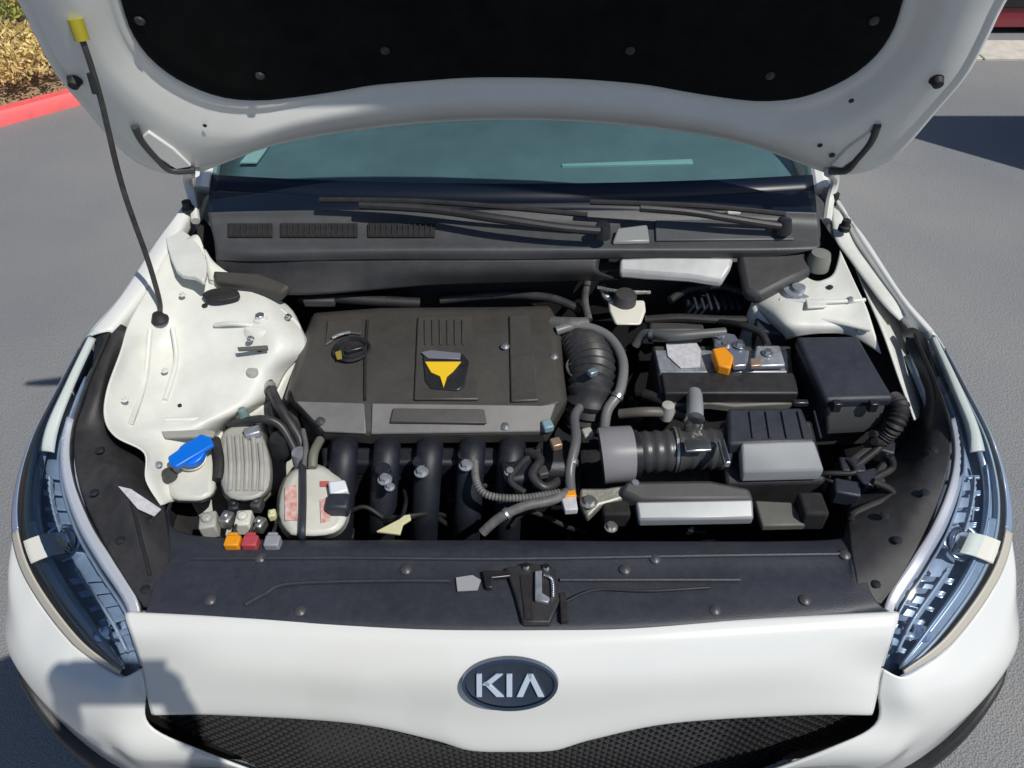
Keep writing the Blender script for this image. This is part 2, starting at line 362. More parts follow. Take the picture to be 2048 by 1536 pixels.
for nm, f in SIDES:
    cols_ = [
     [at(282, 1338, .698), at(292, 1385, .662), at(298, 1450, .606), at(392, 1500, .57), at(530, 1554, .50), W(-.40, .50, .36), W(-.42, .53, .2)],
     [at(245, 1354, .694), at(235, 1400, .665), at(232, 1450, .61), at(290, 1520, .54), W(-.52, .50, .44), W(-.52, .50, .34), W(-.52, .53, .2)],
     [at(205, 1334, .697), at(185, 1385, .67), at(175, 1445, .60), W(-.68, .498, .50), W(-.67, .495, .42), W(-.66, .50, .34), W(-.66, .53, .2)],
     [at(150, 1292, .706), at(115, 1360, .67), W(-.785, .545, .60), W(-.778, .535, .54), W(-.772, .53, .49), W(-.765, .535, .34), W(-.75, .56, .2)],
     [at(98, 1228, .722), at(58, 1305, .675), W(-.862, .605, .635), W(-.855, .595, .595), W(-.848, .59, .555), W(-.845, .59, .36), W(-.81, .62, .2)],
     [at(60, 1170, .743), at(28, 1235, .70), W(-.905, .665, .65), W(-.903, .663, .61), W(-.90, .66, .57), W(-.895, .66, .36), W(-.865, .7, .2)],
     [at(27, 1078, .773), at(17, 1130, .74), W(-.915, .76, .68), W(-.92, .77, .63), W(-.92, .78, .58), W(-.92, .79, .36), W(-.895, .82, .2)],
     [at(30, 987, .808), W(-.905, .865, .75), W(-.925, .88, .68), W(-.93, .90, .63), W(-.93, .92, .58), W(-.925, .96, .36), W(-.91, 1.0, .2)]]
    upper = [c[:5] for c in cols_]; low = [[c[4]+Vector((0, .004, 0)), c[4]+Vector((c[4].x*.016, -.014, -.012))]+[c[5]+Vector((c[5].x*.016, -.014, 0)), c[6]] for c in cols_]
    surf('bumper_corner', [[f(c[i]) for c in upper] for i in range(5)], paint, car, nu=6, nv=6, solid=.004)
    surf('bumper_cladding', [[f(c[i]) for c in low] for i in range(4)], blackp, car, nu=6, nv=4, solid=.006, label='black plastic cladding low on the bumper corner')
# lower lip under the grille + grille recess
surf('bumper_lip', [[W(x, .50, .34) for x in (-.5, -.25, 0, .25, .5)], [W(x, .49, .25) for x in (-.5, -.25, 0, .25, .5)], [W(x, .53, .18) for x in (-.5, -.25, 0, .25, .5)]], blackp, car, solid=.005)
gr = empty('grille', (0, .55, .5)); gr.parent = car; gr.location = Vector((0, .55, .5))-wpos(car)
gr['label'] = 'black mesh grille slot below the badge'
gp = [at(296, 1436, .62), at(420, 1418, .66), at(1024, 1440, .66), at(1628, 1418, .66), at(1752, 1436, .62), W(.56, .56, .50), W(.48, .53, .33), W(-.48, .53, .33), W(-.56, .56, .50)]
bm = bmesh.new()   # backing shell
gx = ((-.80, .09), (-.66, .02), (-.4, 0), (0, 0), (.4, 0), (.66, .02), (.80, .09))
rowsg = [[W(x, .565+d, .68-.05*abs(x)) for x, d in gx], [W(x, .60+d, .5) for x, d in gx], [W(x, .58+d, .28) for x, d in gx]]
bm_surf(bm, rowsg, 4, 4); finish('grille_backing', bm, void_, gr, solid=.01)
bm = bmesh.new(); n = 0
gface = lambda x, z: Vector((x, .535+.10*max(0, abs(x)-.45)**1.2*2-(z-.5)*.02, z))
xs = -.66
while xs < .66:
    zz = .30; row = 0
    while zz < .655:
        x = xs+(row % 2)*.011
        ztop = .655 if abs(x) < .45 else .655-.10*(abs(x)-.45)
        zlow = .30 if abs(x) < .46 else .30+(abs(x)-.46)*1.45
        if zlow < zz < ztop and abs(x) < .64:
            a = gface(x, zz)
            for dx in (-.011, .011):
                b = gface(x+dx, zz+.0115)
                mid = (a+b)/2; ang = math.atan2(b.z-a.z, b.x-a.x)
                bm_box(bm, mid, (b-a).length, .008, .0035, M=Matrix.Rotation(-ang, 4, 'Y'))
        zz += .0115; row += 1
    xs += .022
gm = finish('grille_mesh', bm, mat('grille_black_gloss', (.04, .04, .042), .3), gr, smooth=False); gm['kind'] = 'stuff'


# --- badge
bcn = at(1020, 1365, .742); fwd = Vector((0, -.80, .60)); fwd.normalize(); bu = Vector((1, 0, 0)); bv = fwd.cross(bu)*-1
if bv.z < 0: bv = -bv
bg_ = empty('badge', bcn); bg_.parent = car; bg_.location = bcn-wpos(car)
bg_['label'] = 'oval chrome and black badge on the bumper'
def ell(a, b, h, n=48): return [bcn+bu*(a*math.cos(t))+bv*(b*math.sin(t))+fwd*h for t in [2*math.pi*i/n for i in range(n)]]
AA, BB = .0745, .0425
rings('badge_base', [ell(AA, BB, -.004), ell(AA, BB, .004), ell(AA*.97, BB*.95, .007), ell(AA*.93, BB*.88, .005)][::-1], mat('badge_blue_black', (.02, .03, .05), .3, coat=.3), bg_)
rings('badge_rim', [ell(AA*1.02, BB*1.03, .0), ell(AA*1.0, BB*1.0, .009), ell(AA*.93, BB*.88, .009), ell(AA*.91, BB*.85, .004)], mat('badge_dark_chrome', (.16, .18, .23), .22, metal=1), bg_, capb=False)
lettm = mat('letter_silver', (.50, .58, .68), .3, metal=.15)
def letter(polys):
    bm = bmesh.new()
    for P in polys: bm_prism(bm, [bcn+bu*x+bv*y+fwd*.0105 for x, y in P], fwd*-.005)
    bmesh.ops.recalc_face_normals(bm, faces=bm.faces); finish('badge_letter', bm, lettm, bg_, bevel=.0006)
hh = .0185; t = .0085
letter([[(-.052, -hh), (-.052, hh), (-.052+t, hh), (-.052+t, -hh)], [(-.0435, .001), (-.022, hh), (-.0105, hh), (-.033, -.001)], [(-.0415, .004), (-.034, .0065), (-.009, -hh), (-.021, -hh)]])
letter([[(-.0055, -hh), (-.0055, hh), (.0035, hh), (.0035, -hh)]])
letter([[(.010, -hh), (.026, hh), (.0355, hh), (.0200, -hh)], [(.0265, hh), (.0355, hh), (.0535, -hh), (.0435, -hh)]])

# --- headlights
def hlpt(a, b, dz=0):
    n = len(HOw)-1; i = min(n-1, int(b*n)); t = b*n-i
    return O_[min(len(O_)-1, int(round(b*(len(O_)-1))))].lerp(I_[min(len(I_)-1, int(round(b*(len(I_)-1))))], a)+Vector((0, 0, .020*math.sin(math.pi*a)+dz))
O_, I_ = crm(HOw, 24), crm(HIw, 24)
def strip(a0, a1, b0, b1, dz0, dz1, n=40, na=4):
    return [[hlpt(a0+(a1-a0)*i/na, b0+(b1-b0)*j/n, dz0+(dz1-dz0)*i/na) for j in range(n+1)] for i in range(na+1)]
for nm, f in SIDES:
    h = empty('headlight', f(Vector((-.8, .9, .8)))); h.parent = car; h.location = wpos(h)-wpos(car)
    h['label'] = 'swept back clear headlight with dark ribbed insides' if nm == 'L' else 'swept back clear headlight with blue grey reflectors'
    def st(name, a0, a1, b0, b1, d0, d1, m, solid=.003, na=4, label=None):
        return surf(name, [[f(p) for p in r] for r in strip(a0, a1, b0, b1, d0, d1, na=na)], m, h, nu=1, nv=1, solid=solid, label=label)
    st('lens', .01, .985, .01, .99, .002, .002, lensm, solid=0, na=8)
    st('housing', .0, 1, 0, 1, -.055, -.06, refl, na=6)
    st('outer_reflector', .03, .36, .03, .6, -.012, -.035, refl)
    st('side_marker', .44, .72, .03, .34, .000, -.004, white, label='white strip inside the headlight')
    st('inner_trim', .84, 1.0, .22, .95, .001, .004, trimg); st('sky_sheen_rim', -.01, .10, .05, .56, .002, .003, skyedge)  # blue outer strip paints the sky reflected along the lens edge
    st('lower_trim', -.02, .09, .56, .99, .003, .004, beige)
    st('lower_reflector', .16, .34, .52, .97, -.012, -.02, silverp if nm == 'L' else refl)
    st('running_light', .14, .56, .60, .67, .003, .001, white, label='small white lamp element')
    for k in range(6):
        b = .72+k*.038
        st('rib', .44, .78, b, b+.010, -.026, -.034, refl, solid=.004)
    for k in range(4):
        st('rib', .45, .80, .38+k*.05, .390+k*.05, -.030, -.038, refl, solid=.004)
    for a0, a1, b0, b1, d, mm in ((.20, .235, .08, .95, -.010, finl), (.36, .385, .36, .96, -.016, refl), (.80, .83, .10, .93, -.014, refl), (.60, .62, .40, .58, -.018, finl), (.56, .58, .70, .93, -.018, finl)):
        st('reflector_fin', a0, a1, b0, b1, d, d-.012, mm, solid=.004)
    # projector bowl
    c = f(hlpt(.55, .60, -.03)); lathe('projector', c, [(.001, .012), (.018, .010), (.027, .002), (.030, -.004), (.033, .0), (.035, -.02)], chrome, h, axis=Vector((0, -.5, .85)))
    c = f(hlpt(.40, .86, -.03)); lathe('projector', c, [(.001, .010), (.013, .007), (.019, .0), (.021, -.005), (.024, -.002), (.026, -.02)], chrome, h, axis=Vector((0, -.5, .85)))
    tube('lens_edge', [f(hlpt(1.0, b/20, .0)) for b in range(0, 21)], .0035, rubber, h, seg=6, smoothn=0)
    tube('lens_edge', [f(hlpt(0.0, b/20, -.003)) for b in range(0, 21)], .0025, refl, h, seg=6, smoothn=0)

# --- engine bay tub: dark liner walls and floor so nothing below shows
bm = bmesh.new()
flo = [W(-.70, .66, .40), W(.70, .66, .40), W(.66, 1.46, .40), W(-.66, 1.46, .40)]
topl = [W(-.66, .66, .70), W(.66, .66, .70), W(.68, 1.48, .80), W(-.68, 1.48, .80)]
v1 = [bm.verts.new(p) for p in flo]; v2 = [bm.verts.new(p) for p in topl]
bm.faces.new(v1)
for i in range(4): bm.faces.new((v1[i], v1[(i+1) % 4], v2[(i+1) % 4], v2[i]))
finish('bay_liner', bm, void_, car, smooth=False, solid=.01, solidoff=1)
for nm, f in SIDES:   # inner fender liner from the fender to the tub
    a = [Vector((p.x+.01, p.y, p.z-.07)) for p in (Ttop+HOw[1:])]; b = [W(-.64, max(.66, p.y), .66) for p in a]; c = [W(-.62, max(.66, p.y), .42) for p in a]
    surf('fender_liner', [[f(p) for p in q] for q in (a, b, c)], rubber, car, nu=3, nv=3, solid=.004)

# --- left inner fender and strut tower (photo left): one pressed sheet
G = [
 [(338, 505, .973), (352, 492, .975), (372, 478, .98), (395, 470, .985), (408, 500, .965), (415, 540, .945), (418, 560, .935)],
 [(300, 570, .958), (330, 560, .952), (365, 556, .945), (410, 562, .930), (450, 566, .925), (510, 572, .918), (560, 600, .885)],
 [(258, 645, .945), (300, 640, .932), (350, 635, .915), (420, 632, .912), (480, 632, .915), (550, 640, .908), (603, 655, .865)],
 [(242, 705, .935), (275, 700, .905), (330, 695, .880), (410, 695, .872), (480, 695, .875), (555, 695, .885), (611, 700, .850)],
 [(215, 780, .915), (255, 775, .885), (310, 765, .858), (390, 760, .850), (460, 755, .850), (525, 750, .848), (572, 745, .815)],
 [(210, 835, .90), (250, 832, .872), (305, 825, .845), (380, 822, .835), (440, 818, .835), (500, 808, .822), (540, 800, .785)],
 [(232, 872, .885), (262, 870, .865), (305, 862, .845), (360, 856, .835), (405, 852, .828), (440, 850, .80), (470, 842, .765)],
 [(290, 905, .855), (300, 900, .845), (325, 895, .828), (355, 890, .815), (385, 888, .80), (410, 885, .775), (430, 880, .74)],
 [(292, 960, .830), (305, 960, .822), (325, 955, .805), (350, 950, .79), (370, 950, .775), (390, 948, .75), (400, 945, .72)],
 [(322, 1010, .80), (330, 1008, .795), (340, 1004, .785), (352, 1002, .77), (362, 1000, .755), (372, 998, .73), (378, 996, .70)]]
inL = surf('inner_fender', [atl(r) for r in G], baypaint, car, nu=6, nv=6, solid=.003, label='white painted inner fender and strut tower with bare bolts')
# skirt dropping from its engine side edge
edge = [atl(r)[-1] for r in G]
surf('inner_fender_skirt', [edge, [p+Vector((.012, -.01, -.06)) for p in edge], [p+Vector((.03, -.03, -.22)) for p in edge]], baypaint, car, nu=5, nv=3, solid=.003)
def patchpt(Gr, px, py):   # height of the pressed sheet near a sight line
    best = min((((a[0]-px)**2+(a[1]-py)**2), a[2]) for r in Gr for a in r)
    ws = [(1/(((a[0]-px)**2+(a[1]-py)**2)+80), a[2]) for r in Gr for a in r]; ws.sort(reverse=True); ws = ws[:4]
    return sum(q*z for q, z in ws)/sum(q for q, z in ws)
def L(px, py, d=.004): return at(px, py, patchpt(G, px, py)+d)
# strut bearing
stc = L(525, 650, -.01)
lathe('strut_bearing', stc, [(.0005, .020), (.016, .020), (.018, .012), (.036, .010), (.042, .004), (.045, -.004)], baypaint, inL)
cyl('strut_nut', stc+Vector((0, 0, .018)), .010, .010, bright, inL, seg=6)
for a in (20, 140, 260): bolt(stc+Vector((.055*math.cos(R(a)), .055*math.sin(R(a)), .006)), .005, inL)
# recess behind the tower
prism('drain_opening', atl([(404, 588), (430, 576), (470, 578), (478, 590), (455, 598), (420, 600)], .937), .01, rubber, inL, bevel=.002, smoothn=4)
for (x, y, r) in ((410, 612, .006), (545, 620, .006), (520, 700, .007), (360, 812, .004), (362, 548, .005), (392, 498, .005), (290, 545, .004)):
    p = L(x, y, .001); cyl('bolt_hole', p, r, .003, rubber, inL, seg=14, bevel=0)
prism('pressed_slot', atl([(474, 694), (535, 690), (536, 697), (476, 699)], .897), .006, mat('slot_grey', (.12, .12, .11), .7), inL, bevel=.001)
for pts in ([(300, 660), (290, 760), (262, 845)], [(430, 650), (480, 648), (590, 664)], [(330, 840), (400, 838), (470, 832)], [(345, 655), (352, 720), (330, 800)], [(560, 620), (595, 650), (600, 690)]):
    tube('pressed_bead', [L(x, y, .001) for x, y in pts], .005, baypaint, inL, seg=10)
for (x, y) in ((365, 590), (330, 742), (575, 665), (250, 800), (318, 930)): bolt(L(x, y, .003), .0045, inL, leadm if x == 318 else baypaint)
lathe('round_cap', L(505, 745, .004), [(.0004, .007), (.011, .006), (.013, 0), (.013, -.004)], tankg, inL)
prism('front_bracket', atl([(322, 862), (412, 858), (430, 862), (425, 872), (328, 873)], .842), .008, mat('bracket_grey', (.35, .34, .31), .5), inL, bevel=.002)
# apron wedge that carries the hood hinge
prism('hinge_platform', atl([(330, 470), (352, 455), (388, 478), (412, 520), (408, 560), (388, 552), (352, 540)], .980), .012, baypaint, car, bevel=.006, smoothn=3)

# --- right inner fender / strut tower
GR = [
 [(1600, 545, .93), (1625, 560, .935), (1645, 560, .94), (1668, 545, .945), (1680, 500, .965)],
 [(1545, 570, .915), (1590, 585, .925), (1640, 592, .93), (1690, 585, .935), (1712, 570, .945)],
 [(1508, 600, .89), (1565, 612, .915), (1630, 620, .918), (1695, 618, .92), (1732, 612, .93)],
 [(1535, 640, .87), (1570, 648, .90), (1630, 650, .905), (1695, 650, .908), (1745, 650, .915)],
 [(1568, 682, .84), (1590, 675, .87), (1640, 668, .885), (1700, 672, .885), (1762, 708, .885)]]
inR = surf('inner_fender', [atl(r) for r in GR], baypaint, car, nu=6, nv=6, solid=.003, label='white strut tower beside the black fuse box')
def LR(px, py, d=.004): return at(px, py, patchpt(GR, px, py)+d)
e = [atl(r)[0] for r in GR]; surf('inner_fender_skirt', [e, [p+Vector((-.01, -.01, -.06)) for p in e], [p+Vector((-.02, -.03, -.2)) for p in e]], baypaint, car, nu=5, nv=3)
lathe('strut_bearing', LR(1595, 582, -.002), [(.0005, .012), (.014, .012), (.016, .004), (.030, .004), (.036, -.004)], leadm, inR)
for (x, y, r) in ((1525, 597, .009), (1640, 612, .005), (1700, 640, .004), (1660, 575, .006)): cyl('bolt_hole', LR(x, y, .001), r, .003, rubber, inR, seg=14, bevel=0)
lathe('round_cap', LR(1545, 625, .002), [(.0004, .008), (.010, .006), (.012, 0)], tankg, inR)
prism('pressed_pad', atl([(1612, 598), (1650, 596), (1655, 612), (1615, 614)], .93), .006, baypaint, inR, bevel=.002)
for pts in ([(1560, 600), (1640, 604), (1730, 600)], [(1575, 650), (1640, 640), (1740, 660)]): tube('pressed_bead', [LR(x, y, .001) for x, y in pts], .0045, baypaint, inR, seg=10)
for (x, y) in ((1580, 640), (1700, 600), (1718, 660)): bolt(LR(x, y, .003), .005, inR, leadm)
# right rail: white inner rail with dark slot, then shaded channel
surf('inner_rail', [atl([(1664, 400, .99), (1668, 470, .975), (1700, 520, .96), (1760, 600, .945), (1800, 640, .93)]), atl([(1682, 420, .99), (1700, 480, .972), (1735, 530, .96), (1790, 600, .945), (1815, 628, .93)]),
     atl([(1690, 440, .96), (1715, 490, .94), (1750, 540, .93), (1805, 610, .91), (1822, 640, .90)])], baypaint, car, nu=6, nv=3)
surf('channel_wall', [atl([(1700, 505, .955), (1730, 580, .94), (1765, 660, .92), (1800, 760, .88), (1830, 840, .85)]), atl([(1722, 510, .93), (1760, 580, .91), (1800, 660, .88), (1835, 750, .84), (1852, 830, .81)]),
     atl([(1745, 530, .90), (1785, 600, .88), (1830, 680, .85), (1860, 760, .81), (1870, 840, .79)])], baypaint, car, nu=6, nv=4)
for (x, y) in ((1668, 398), (1690, 452)): lathe('rubber_stop', at(x, y, 1.0), [(.0005, .016), (.009, .015), (.010, .002), (.013, 0), (.013, -.01)], rubber, car)
lathe('rubber_stop', at(376, 415, 1.0), [(.0005, .018), (.010, .016), (.011, .002), (.014, 0), (.014, -.01)], rubber, car)

# --- black side shields between headlight and bay
SL = [[(192, 668, .93), (215, 655, .935), (240, 648, .935), (262, 660, .925)], [(176, 780, .90), (195, 778, .90), (208, 776, .895), (222, 775, .875)],
      [(150, 860, .872), (175, 860, .87), (205, 860, .86), (230, 872, .84)], [(150, 930, .86), (190, 930, .855), (240, 930, .845), (300, 935, .80)],
      [(168, 1000, .84), (210, 1000, .838), (265, 1000, .835), (330, 1010, .79)], [(205, 1080, .82), (245, 1080, .818), (290, 1085, .815), (340, 1090, .80)],
      [(245, 1150, .80), (275, 1150, .80), (305, 1150, .80), (335, 1150, .798)], [(288, 1214, .785), (300, 1214, .786), (315, 1212, .787), (330, 1210, .787)]]
shL = surf('side_shield', [atl(r) for r in SL], blackp, car, nu=6, nv=6, solid=.004, label='black plastic side shield beside the washer tank')
SR = [[(1800, 668, .925), (1822, 655, .93), (1840, 662, .93), (1852, 672, .93)], [(1846, 780, .86), (1862, 780, .885), (1872, 778, .893), (1882, 782, .90)],
      [(1815, 870, .80), (1848, 865, .84), (1872, 862, .86), (1900, 862, .872)], [(1760, 940, .78), (1810, 935, .82), (1850, 930, .85), (1898, 930, .86)],
      [(1700, 1005, .79), (1770, 1000, .82), (1830, 1000, .838), (1878, 1000, .84)], [(1700, 1085, .80), (1750, 1085, .81), (1800, 1080, .818), (1842, 1080, .82)],
      [(1712, 1150, .80), (1740, 1150, .80), (1772, 1150, .80), (1804, 1150, .80)], [(1720, 1205, .787), (1735, 1208, .786), (1748, 1208, .785), (1762, 1208, .785)]]
shR = surf('side_shield', [atl(r) for r in SR], blackp, car, nu=6, nv=6, solid=.004, label='black plastic side shield beside the air filter box')
tube('shield_seam', [at(x, y, z+.002) for x, y, z in ((262, 1000, .836), (282, 1080, .816), (300, 1150, .80))], .003, blackg, shL, seg=6)
for (x, y, z) in ((200, 900, .868), (188, 985, .852), (240, 1080, .822), (290, 1178, .797), (300, 1040, .818)): lathe('push_clip', at(x, y, z), [(.0004, .004), (.006, .003), (.008, 0)], blackg, shL)
for (x, y, z) in ((1868, 900, .868), (1850, 985, .852), (1795, 1080, .822), (1752, 1168, .797), (1770, 1030, .83)): lathe('push_clip', at(x, y, z), [(.0004, .004), (.006, .003), (.008, 0)], blackg, shR)
prism('warning_label', [at(x, y, z) for x, y, z in ((236, 972, .848), (262, 978, .845), (322, 1018, .824), (308, 1032, .826), (276, 1018, .838))], .0015, labelw, shL, bevel=0, label='white sticker on the shield')

# --- radiator top cover with the latch
FP = [[(345, 1002, .775), (352, 1060, .782), (500, 1078, .782), (800, 1080, .782), (1024, 1080, .782), (1300, 1082, .782), (1640, 1080, .782), (1690, 1060, .782), (1690, 1005, .775)],
      [(335, 1020, .79), (345, 1085, .795), (500, 1098, .797), (800, 1100, .797), (1024, 1100, .797), (1300, 1102, .797), (1650, 1104, .797), (1700, 1090, .795), (1705, 1020, .79)],
      [(322, 1110, .80), (340, 1130, .80), (500, 1138, .795), (800, 1140, .795), (1024, 1140, .795), (1300, 1140, .795), (1650, 1140, .795), (1705, 1130, .80), (1722, 1110, .80)],
      [(305, 1180, .795), (330, 1182, .795), (500, 1190, .795), (800, 1190, .795), (1024, 1192, .795), (1300, 1190, .795), (1650, 1185, .795), (1715, 1182, .795), (1740, 1180, .795)],
      [(292, 1222, .788), (330, 1226, .788), (500, 1240, .79), (800, 1254, .792), (1024, 1258, .792), (1300, 1252, .792), (1650, 1230, .788), (1715, 1222, .788), (1765, 1215, .787)],
      [(285, 1238, .765), (330, 1242, .765), (500, 1256, .768), (800, 1272, .77), (1024, 1276, .77), (1300, 1270, .77), (1650, 1246, .765), (1715, 1240, .765), (1790, 1230, .765)]]
rc = surf('radiator_cover', [atl(r) for r in FP], slate, car, nu=8, nv=6, solid=.004, label='slate black cover panel across the nose with the hood latch')
for pts in ([(490, 1210), (530, 1188), (580, 1168), (760, 1162), (900, 1162)], [(1120, 1160), (1300, 1160), (1480, 1160)], [(380, 1118), (700, 1116), (1000, 1118), (1400, 1112), (1690, 1108)]):
    tube('moulded_rib', [at(x, y, .7985) for x, y in pts], .0035, slate, rc, seg=8)
for (x, y, z) in ((812, 1139, .797), (1250, 1139, .797), (520, 1116, .798), (1690, 1110, .80), (600, 1222, .794), (1430, 1220, .794), (420, 1200, .796), (1610, 1200, .796), (1310, 1118, .798)):
    lathe('push_clip', at(x, y, z), [(.0004, .005), (.006, .004), (.0095, .001), (.0095, -.002)], mat('clip_grey', (.06, .06, .065), .4) if 'clip_grey' not in MATS else MATS['clip_grey'], rc)
prism('cover_label', atl([(912, 1155), (945, 1150), (962, 1160), (955, 1180), (915, 1182)], .801), .002, mat('label_grey', (.33, .33, .35), .5), rc, bevel=0, label='small grey sticker left of the latch')
lt = empty('hood_latch', at(1075, 1170, .79)); lt.parent = car; lt.location = wpos(lt)-wpos(car)
prism('latch_plate', atl([(1010, 1135), (1060, 1125), (1110, 1135), (1120, 1200), (1100, 1245), (1045, 1245), (1030, 1190)], .806), .02, blackp, lt, bevel=.003)
prism('latch_recess', atl([(1040, 1150), (1062, 1150), (1066, 1238), (1050, 1238)], .8085), .002, void_, lt, bevel=0)
prism('latch_hook', atl([(1070, 1142), (1084, 1140), (1084, 1185), (1100, 1195), (1096, 1205), (1070, 1200)], .815), .008, leadm, lt, bevel=.0015)
prism('latch_lever', atl([(965, 1140), (1020, 1140), (1022, 1152), (985, 1155), (985, 1175), (972, 1175)], .808), .01, blackg, lt, bevel=.002)
tube('latch_spring', atl([(1088, 1150), (1104, 1160), (1106, 1195)], .81), .003, bright, lt, seg=8, corr=.3, pitch=.004)
bolt(at(1092, 1136, .807), .005, lt); bolt(at(1052, 1134, .807), .005, lt); tube('release_cable', atl([(1120, 1210, .80), (1190, 1180, .803), (1300, 1182, .803), (1420, 1175, .802)]), .0025, blackg, lt, seg=8)
prism('latch_guide', atl([(1118, 1185), (1132, 1183), (1138, 1240), (1122, 1242)], .807), .012, void_, lt, bevel=.002)

# --- engine
eng = empty('engine', (0, 1.15, .6)); eng.parent = car; eng.location = wpos(eng)-wpos(car); eng['label'] = 'dark engine under the grey cover'
box('engine_block', Vector((-.12, 1.12, .60)), .52, .34, .30, blocky, eng, bevel=.02)
box('transaxle', Vector((.30, 1.10, .52)), .34, .30, .22, blocky, eng, bevel=.03)
# engine cover
def lp(pts, z): return atl(pts, z)
o0 = [(640, 634), (760, 626), (1024, 624), (1090, 622), (1106, 660), (1112, 740), (1120, 806), (1085, 812), (740, 806), (586, 800), (585, 770), (612, 700)]
o1 = [(628, 626), (760, 616), (1024, 614), (1098, 612), (1120, 655), (1126, 740), (1134, 800), (1092, 866), (740, 868), (642, 862), (574, 790), (600, 700)]
o2 = [(622, 632), (760, 622), (1024, 620), (1104, 618), (1126, 660), (1132, 742), (1138, 812), (1094, 886), (740, 890), (648, 882), (568, 800), (596, 705)]
zt = [.865, .867, .867, .865, .862, .858, .852, .853, .853, .852, .853, .860]
zl = [.855, .857, .857, .855, .85, .846, .838, .822, .822, .822, .840, .85]
zb = [.80, .80, .80, .80, .79, .79, .78, .785, .785, .785, .78, .79]
cover = rings('engine_cover', [[at(x, y, z) for (x, y), z in zip(o0, zt)], [at(x, y, z) for (x, y), z in zip(o1, zl)], [at(x, y, z) for (x, y), z in zip(o2, zb)]], coverp, car, bevel=.006, label='dark grey plastic engine cover with a yellow emblem', angle=25)
# lighter front lip panels
prism('front_lip', [at(x, y, z) for x, y, z in ((592, 802, .856), (728, 806, .857), (732, 866, .826), (648, 862, .826))], .004, coverl, cover, bevel=.002)
prism('front_lip', [at(x, y, z) for x, y, z in ((744, 806, .857), (1084, 811, .857), (1112, 806, .855), (1092, 862, .826), (742, 867, .826))], .004, coverl, cover, bevel=.002)
prism('name_plate', [at(x, y, z) for x, y, z in ((786, 816, .8575), (968, 818, .8575), (974, 846, .844), (780, 844, .844))], .004, coverp, cover, bevel=.0015, label='recessed grey plate on the front lip')
for (a, b) in (((735, 640), (730, 800)),): tube('cover_groove', [at(a[0], a[1], .868), at((a[0]+b[0])/2-2, 720, .862), at(b[0], b[1], .856)], .003, void_, cover, seg=6)
prism('raised_panel', [at(x, y, z) for x, y, z in ((835, 632, .873), (945, 630, .873), (958, 798, .861), (828, 798, .861))], .006, coverp, cover, bevel=.003)
prism('raised_panel', [at(x, y, z) for x, y, z in ((1018, 630, .873), (1060, 628, .873), (1078, 800, .860), (1022, 802, .860))], .006, coverp, cover, bevel=.003)
prism('raised_panel', [at(x, y, z) for x, y, z in ((655, 640, .871), (725, 636, .872), (722, 668, .869), (690, 664, .869), (650, 690, .866))], .005, coverp, cover, bevel=.003)
for x in (850, 865, 880, 895, 910, 925): tube('cover_rib', [at(x, 640, .8745), at(x+1, 690, .870)], .0022, coverp, cover, seg=6, smoothn=0)
# emblem: dark shield with yellow wedge
em = prism('cover_emblem', [at(x, y, z) for x, y, z in ((846, 712, .872), (862, 702, .873), (925, 706, .873), (938, 722, .871), (928, 772, .867), (915, 780, .866), (862, 776, .866), (850, 760, .868))], .006, blackg, cover, bevel=.002, label='black emblem with a yellow wedge')
prism('emblem_wedge', [at(x, y, z) for x, y, z in ((850, 723, .8745), (922, 723, .8745), (906, 742, .8725), (894, 752, .872), (887, 774, .870), (880, 752, .872), (862, 744, .8725))], .003, yellow, em, bevel=.0006)
prism('emblem_plate', [at(x, y, z) for x, y, z in ((842, 704, .8745), (862, 700, .8755), (922, 706, .875), (920, 718, .8742), (856, 716, .8742))], .002, mat('emblem_silver', (.30, .30, .36), .35, metal=.5), em, bevel=.0006)
# oil filler opening + dipstick
lathe('oil_filler_well', at(704, 700, .866), [(.040, .004), (.036, .006), (.033, .001), (.030, -.004)], blackg, cover, label='black oil filler cap sunk in the cover')
lathe('oil_filler_cap', at(704, 702, .862), [(.0005, .010), (.012, .010), (.014, .006), (.026, .006), (.028, .002), (.029, -.01)], void_, cover)
box('cap_grip', at(708, 700, .873), .036, .010, .010, blackg, cover, rot=.4)
prism('cap_mark', atl([(670, 704), (682, 700), (684, 716), (674, 718)], .8735), .003, mat('mustard_mark', (.30, .22, .04), .5), cover, bevel=.0005)
tube('chrome_clip', atl([(664, 676, .872), (682, 668, .874), (700, 664, .873)]), .004, alu, cover, seg=8)
for (x, y, z) in ((1010, 690, .870), (1108, 710, .862), (640, 840, .842), (1010, 850, .834)): lathe('cover_grommet', at(x, y, z), [(.0004, .004), (.006, .003), (.008, 0), (.010, -.003)], alu if x in (1010, 1108) else coverp, cover)

# intake manifold runners and what shows in front of the engine
mani = empty('intake_manifold', at(860, 940, .74)); mani.parent = car; mani.location = wpos(mani)-wpos(car)
bluep = mat('blue_black_plastic', (.010, .013, .021), .5, bump=.2, bscale=500, var=.25, vscale=14)
for i, x in enumerate((690, 775, 860, 945, 1025)):
    tube('intake_runner', [at(x, 878, .775), at(x-2, 910, .785), at(x-6, 960, .755), at(x-10, 1030, .69), at(x-12, 1075, .62)], .027, bluep, mani, seg=16)
prism('manifold_flange', atl([(640, 892), (1080, 892), (1076, 926), (646, 926)], .772), .04, bluep, mani, bevel=.008)
for (x, y, r) in ((770, 960, .010), (843, 945, .010), (932, 932, .010), (780, 975, .007), (1020, 945, .008)):
    bolt(at(x, y, .80), r*.9, mani, leadm); cyl('bolt_boss', at(x, y, .765), r*1.5, .035, bluep, mani, seg=14)
box('throttle_motor', at(1040, 950, .775), .07, .06, .05, bluep, mani, rot=.2, bevel=.01)
